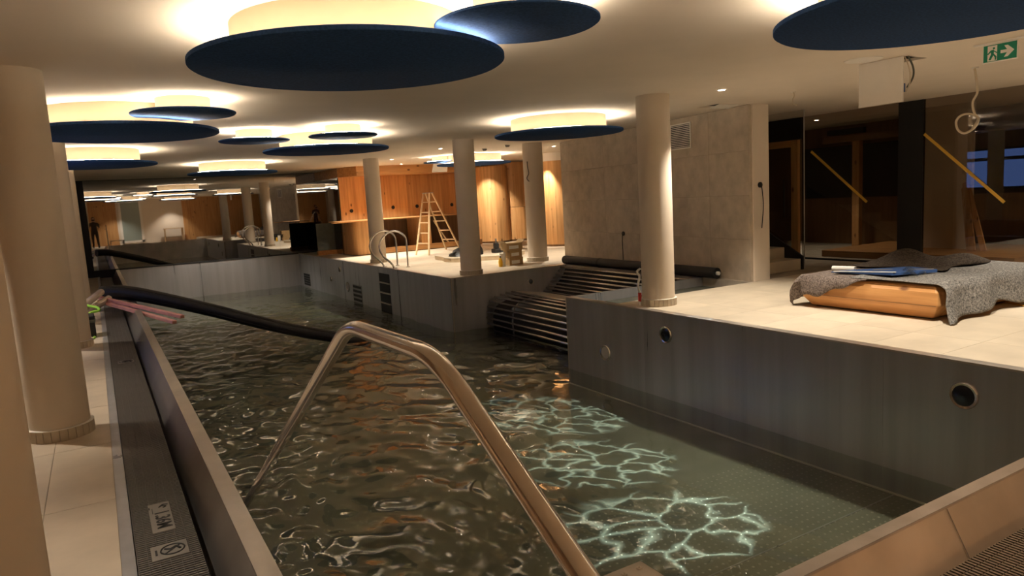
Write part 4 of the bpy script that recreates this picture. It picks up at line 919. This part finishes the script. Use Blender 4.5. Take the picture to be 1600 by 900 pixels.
# ceiling speaker, detectors
o = MB().lathe((6.47, 4.21), [(0.17, ZC - 0.0005), (0.165, ZC - 0.008), (0.15, ZC - 0.009), (0.14, ZC - 0.004), (0.001, ZC - 0.005)], 40).build('ceiling_speaker', 'white', org=(6.47, 4.21, ZC), smooth=True); tag(o, 'flat round ceiling speaker left of the open access hatch', 'speaker')
for x_, y_, l_ in ((7.76, 14.15, 'left one in front of the far disc drum'), (7.81, 13.22, 'right one beside the column top')):
    t = thing('smoke_detector', (x_, y_, ZC), 'small ceiling detector, ' + l_, 'detector'); MB().lathe((x_, y_), [(0.05, ZC - 0.001), (0.05, ZC - 0.03), (0.035, ZC - 0.05), (0.001, ZC - 0.05)], 20).build('housing', 'plate', t, smooth=True); MB().cyl((x_, y_), 0.06, ZC - 0.012, ZC - 0.001, 20).build('base', 'white', t)
# exit sign
ex = thing('exit_sign', (6.95, 3.25, 2.52), 'green and white exit sign with running figure and arrow under the ceiling', 'sign')
MB().box(6.945, 6.955, 3.11, 3.39, 2.515, 2.675).build('panel', 'white', ex); MB().box(6.93, 6.97, 3.02, 3.46, 2.675, ZC - 0.001).build('mount_rail', 'white', ex)
XS = 6.944
def flat(poly, name, mat, x0=XS, t_=0.001):
    n = len(poly); vs = [(x0, y_, z_) for y_, z_ in poly] + [(x0 - t_, y_, z_) for y_, z_ in poly]
    MB().add(vs, [tuple(range(n)), tuple(range(2*n-1, n-1, -1))] + [(i, (i+1)%n, n+(i+1)%n, n+i) for i in range(n)]).build(name, mat, ex)
Yl = lambda u: 3.39 - u * 0.28; Zl = lambda v: 2.515 + v * 0.16
flat([(Yl(0.03), Zl(0.06)), (Yl(0.97), Zl(0.06)), (Yl(0.97), Zl(0.94)), (Yl(0.03), Zl(0.94))], 'green_field', 'green_sign')
flat([(Yl(0.15), Zl(0.09)), (Yl(0.42), Zl(0.09)), (Yl(0.42), Zl(0.90)), (Yl(0.15), Zl(0.90))], 'doorway', 'white', XS - 0.001)
for poly in ([(0.30, 0.80), (0.36, 0.80), (0.36, 0.70), (0.30, 0.70)], [(0.24, 0.66), (0.33, 0.68), (0.33, 0.42), (0.25, 0.40)], [(0.25, 0.44), (0.33, 0.42), (0.24, 0.14), (0.18, 0.16)], [(0.29, 0.46), (0.34, 0.44), (0.41, 0.30), (0.36, 0.26)], [(0.41, 0.30), (0.36, 0.28), (0.36, 0.12), (0.40, 0.12)], [(0.24, 0.66), (0.26, 0.58), (0.17, 0.44), (0.14, 0.48)], [(0.31, 0.66), (0.33, 0.58), (0.42, 0.46), (0.44, 0.50)]):
    flat([(Yl(u), Zl(v)) for u, v in poly], 'running_figure', 'green_sign', XS - 0.002)
flat([(Yl(u), Zl(v)) for u, v in ((0.52, 0.42), (0.52, 0.58), (0.70, 0.58), (0.62, 0.80), (0.72, 0.80), (0.90, 0.50), (0.72, 0.20), (0.62, 0.20), (0.70, 0.42))], 'arrow', 'white', XS - 0.001)
# hanging wires
t = thing('hanging_cable', (8.39, 4.17, ZC), 'cream cable hanging from the ceiling in a loop below the exit sign', 'cable')
def px_on_x(u, v, x): 
    d = Vector([sum(RC[i][k] * c for k, c in enumerate((u - 800, v - 450, 1100))) for i in range(3)]); s_ = x / d.x; return (x, d.y * s_, 1.6 + d.z * s_)
pts = [(1523, 107), (1526, 128), (1527, 145), (1520, 160), (1523, 178), (1529, 186), (1523, 199), (1508, 208), (1497, 203), (1494, 190), (1501, 181), (1513, 178), (1526, 182), (1527, 190), (1519, 201)]
MB().tube(catmull([px_on_x(u, v, 8.39 + 0.01 * k) for k, (u, v) in enumerate(pts)], 5), 0.0125, 8).build('cable_loop', 'cable', t, smooth=True)
MB().cyl((8.395, 4.17), 0.035, ZC - 0.01, ZC - 0.001, 16).build('ceiling_rose', 'white', t)
t = thing('hanging_cable', (7.72, 5.96, ZC), 'short cable end dangling from the ceiling near the stair opening', 'cable')
MB().tube(catmull([px_on_x(u, v, 7.72) for u, v in ((1240, 144), (1241, 150), (1238, 157), (1241, 163), (1246, 164))], 5), 0.007, 8).build('cable_end', 'cable', t, smooth=True)
MB().cyl((7.72, 5.96), 0.03, ZC - 0.008, ZC - 0.001, 16).build('ceiling_rose', 'white', t)
t = thing('hanging_cable', (8.1, 13.0, 2.2), 'thin dark cable curling out of the side of the column by the boxes', 'cable')
MB().tube(catmull([(8.06, 12.86, 2.30), (8.04, 12.82, 2.18), (8.07, 12.84, 2.05), (8.03, 12.86, 1.95), (8.06, 12.82, 1.88)], 5), 0.008, 8).build('cable_end', 'black', t, smooth=True)

# ================================================================== REAR OF THE ROOM (seen only in the mirror)
rw = struct(MB().box(-1.5, 1.25, YB + 0.001, YB + 0.05, 0, ZC).build('trim_11', 'wood', org=(0, YB, 0)), 'larch panelling behind the viewer')
struct(MB().box(4.9, 9.6, YB + 0.001, YB + 0.05, 0, ZC).build('trim_12', 'wood', org=(7, YB, 0)), 'larch panelling on the rear wall to the right')
MT['pane_grey'] = plain('grey_pane', (0.30, 0.36, 0.34), 0.3)
wd = struct(MB().box(1.45, 2.55, YB + 0.001, YB + 0.04, 0.2, 2.6).build('window_1', 'pane_grey', org=(2, YB, 0.2)), 'tall covered window in the rear wall')
for a_, b_, c_, d_ in ((1.38, 1.5, 0.1, 2.65), (2.5, 2.62, 0.1, 2.65), (1.38, 2.62, 0.1, 0.22), (1.38, 2.62, 2.55, 2.65)): MB().box(a_, b_, YB + 0.02, YB + 0.08, c_, d_).build('frame_bar', 'white', wd)
t = thing('workbench', (4.3, YB + 0.5, 0), 'workbench against the rear wall, seen in the mirror', 'workbench')
MB().box(3.7, 4.8, YB + 0.2, YB + 0.7, 0.78, 0.82).build('top', 'wood_lad', t)
for x_ in (3.75, 4.75):
    for y_ in (YB + 0.25, YB + 0.65): MB().box(x_ - 0.03, x_ + 0.03, y_ - 0.03, y_ + 0.03, 0, 0.78).build('leg', 'wood_lad', t)
downlight(12.0, 8.75, 'unseen downlight added to brighten the dark glass room', power=SPOT * 0.35)  # added lamp, lifts the dim interior behind the glass
downlight(11.9, 4.4, 'second unseen downlight added to brighten the dark glass room', power=SPOT * 0.5)  # added lamp, brings out the leaning boards
downlight(3.4, 0.1, 'warm unseen downlight added over the near deck to light the near rim', col=(1.0, 0.60, 0.32))  # added lamp, its orange tint warms the near rim face
downlight(2.9, 21.5, 'downlight added in front of the mirror to brighten the far pool wall', power=SPOT * 1.3)  # added lamp, brightens the steel wall at the far end
downlight(4.2, YB + 0.9, 'unseen fill downlight added above the workbench at the rear wall')  # added fill light for the rear of the room
downlight(1.2, YB + 1.2, 'unseen fill downlight added behind the viewer')  # added fill light from behind the camera

# ================================================================== PERSON TAKING THE PICTURE (seen only in the mirror)
MT['cloth'] = plain('dark_brown_cloth', (0.05, 0.035, 0.03), 0.9, var=0.2, scale=20)
MT['skin'] = plain('skin', (0.55, 0.34, 0.25), 0.6); MT['hair'] = plain('dark_hair', (0.02, 0.015, 0.012), 0.7); MT['shoe'] = plain('shoe_leather', (0.03, 0.03, 0.03), 0.5)
pe = thing('person', (0.0, -0.42, 0.0), 'person in dark brown clothes holding a phone up, seen in the mirror', 'person')
def skin_mesh(name, joints, edges, mat, parent, root=0, sub=2):
    me_ = bpy.data.meshes.new(name); po = wloc(parent)
    me_.from_pydata([tuple(Vector(j_[:3]) - po) for j_ in joints], edges, []); me_.materials.append(MT[mat])
    ob = bpy.data.objects.new(name, me_); COL.objects.link(ob); ob.parent = parent
    m_ = ob.modifiers.new('skin', 'SKIN'); m_.use_smooth_shade = True
    for i, j_ in enumerate(joints): me_.skin_vertices[0].data[i].radius = (j_[3], j_[4] if len(j_) > 4 else j_[3]); me_.skin_vertices[0].data[i].use_root = (i == root)
    s_ = ob.modifiers.new('sub', 'SUBSURF'); s_.levels = sub; s_.render_levels = sub
    return ob
yb = -0.42
J = [(0, yb, 0.93, .15, .11), (0, yb, 1.12, .14, .10), (0, yb, 1.32, .17, .11), (0, yb, 1.44, .10, .08), (0, yb, 1.50, .055),
     (-.09, yb, 0.86, .09), (-.10, yb + .03, 0.48, .065), (-.11, yb, 0.09, .045), (-.11, yb + .13, 0.05, .04),
     (.09, yb, 0.86, .09), (.11, yb + .02, 0.48, .065), (.13, yb, 0.09, .045), (.13, yb + .13, 0.05, .04),
     (-.19, yb, 1.40, .06), (-.24, yb + .05, 1.16, .045), (-.10, yb + .24, 1.45, .035),
     (.19, yb, 1.40, .06), (.24, yb + .05, 1.16, .045), (.10, yb + .24, 1.45, .035)]
E_ = [(0,1),(1,2),(2,3),(3,4),(0,5),(5,6),(6,7),(7,8),(0,9),(9,10),(10,11),(11,12),(2,13),(13,14),(14,15),(2,16),(16,17),(17,18)]
skin_mesh('body', J, E_, 'cloth', pe)
hd = MB(); prof = [(0.001, 1.50), (0.05, 1.505), (0.068, 1.55), (0.075, 1.61), (0.078, 1.66), (0.07, 1.71), (0.04, 1.745), (0.001, 1.75)]
hd.lathe((0, yb + 0.01), prof, 24); hdo = hd.build('head', 'skin', pe, smooth=True)
MB().lathe((0, yb - 0.005), [(0.084, 1.62), (0.087, 1.67), (0.078, 1.725), (0.045, 1.76), (0.001, 1.765)], 24).build('hair', 'hair', hdo, smooth=True)
MB().add([(-0.012, yb + .08, 1.61), (0.012, yb + .08, 1.61), (0, yb + .105, 1.612), (0, yb + .085, 1.655)], [(0,1,2),(0,2,3),(2,1,3),(0,3,1)]).build('nose', 'skin', hdo)
for sx_ in (-1, 1):
    MB().lathe((sx_ * 0.078, yb + 0.005), [(0.001, 1.61), (0.014, 1.625), (0.014, 1.655), (0.001, 1.665)], 10).build('ear', 'skin', hdo)
    MB().box(sx_ * 0.03 - 0.012, sx_ * 0.03 + 0.012, yb + 0.074, yb + 0.082, 1.643, 1.655).build('eye', 'hair', hdo)
    # hand: palm, four fingers and a thumb
    bx = sx_ * 0.10; by = yb + 0.24
    HJ = [(bx, by, 1.46, .028), (bx - sx_ * .01, by + .05, 1.51, .034, .016)]; HE = [(0, 1)]
    for q_ in range(4):
        f0 = len(HJ); zf = 1.545 - q_ * 0.02
        HJ += [(bx - sx_ * .02, by + .075, zf, .009), (bx - sx_ * .035, by + .105 - .004 * q_, zf + .004, .0085), (bx - sx_ * .06, by + .112 - .004 * q_, zf + .002, .008)]; HE += [(1, f0), (f0, f0 + 1), (f0 + 1, f0 + 2)]
    f0 = len(HJ); HJ += [(bx - sx_ * .025, by + .04, 1.53, .011), (bx - sx_ * .05, by + .06, 1.545, .009)]; HE += [(1, f0), (f0, f0 + 1)]
    skin_mesh('hand', HJ, HE, 'skin', pe, sub=1)
ph_ = thing('phone', (0, -0.095, 1.56), 'black phone held up by the person in the mirror', 'phone')
MB().box(-0.08, 0.08, -0.10, -0.09, 1.545, 1.622).build('case', 'black', ph_, bevel=0.003)
MB().box(-0.074, 0.074, -0.1015, -0.1, 1.549, 1.618).build('screen', 'lens_dark', ph_)

# window in the left wall (its dusk light shows as a reflection in the glass front)
MT['dusk'] = emit('dusk_sky_pane', (0.16, 0.28, 0.75), 1.4)
w2 = struct(MB().box(XL, XL + 0.03, 10.3, 12.6, 0.95, 2.2).build('window_2', 'black_flat', org=(XL, 11.4, 0.95)), 'dusk window in the left wall')
for (a_, b_, c_, d_) in ((10.36, 11.05, 1.92, 2.14), (11.15, 12.5, 1.92, 2.14), (10.36, 11.05, 1.02, 1.82), (11.15, 12.5, 1.02, 1.82)):
    MB().box(XL + 0.03, XL + 0.035, a_, b_, c_, d_).build('pane', 'dusk', w2)
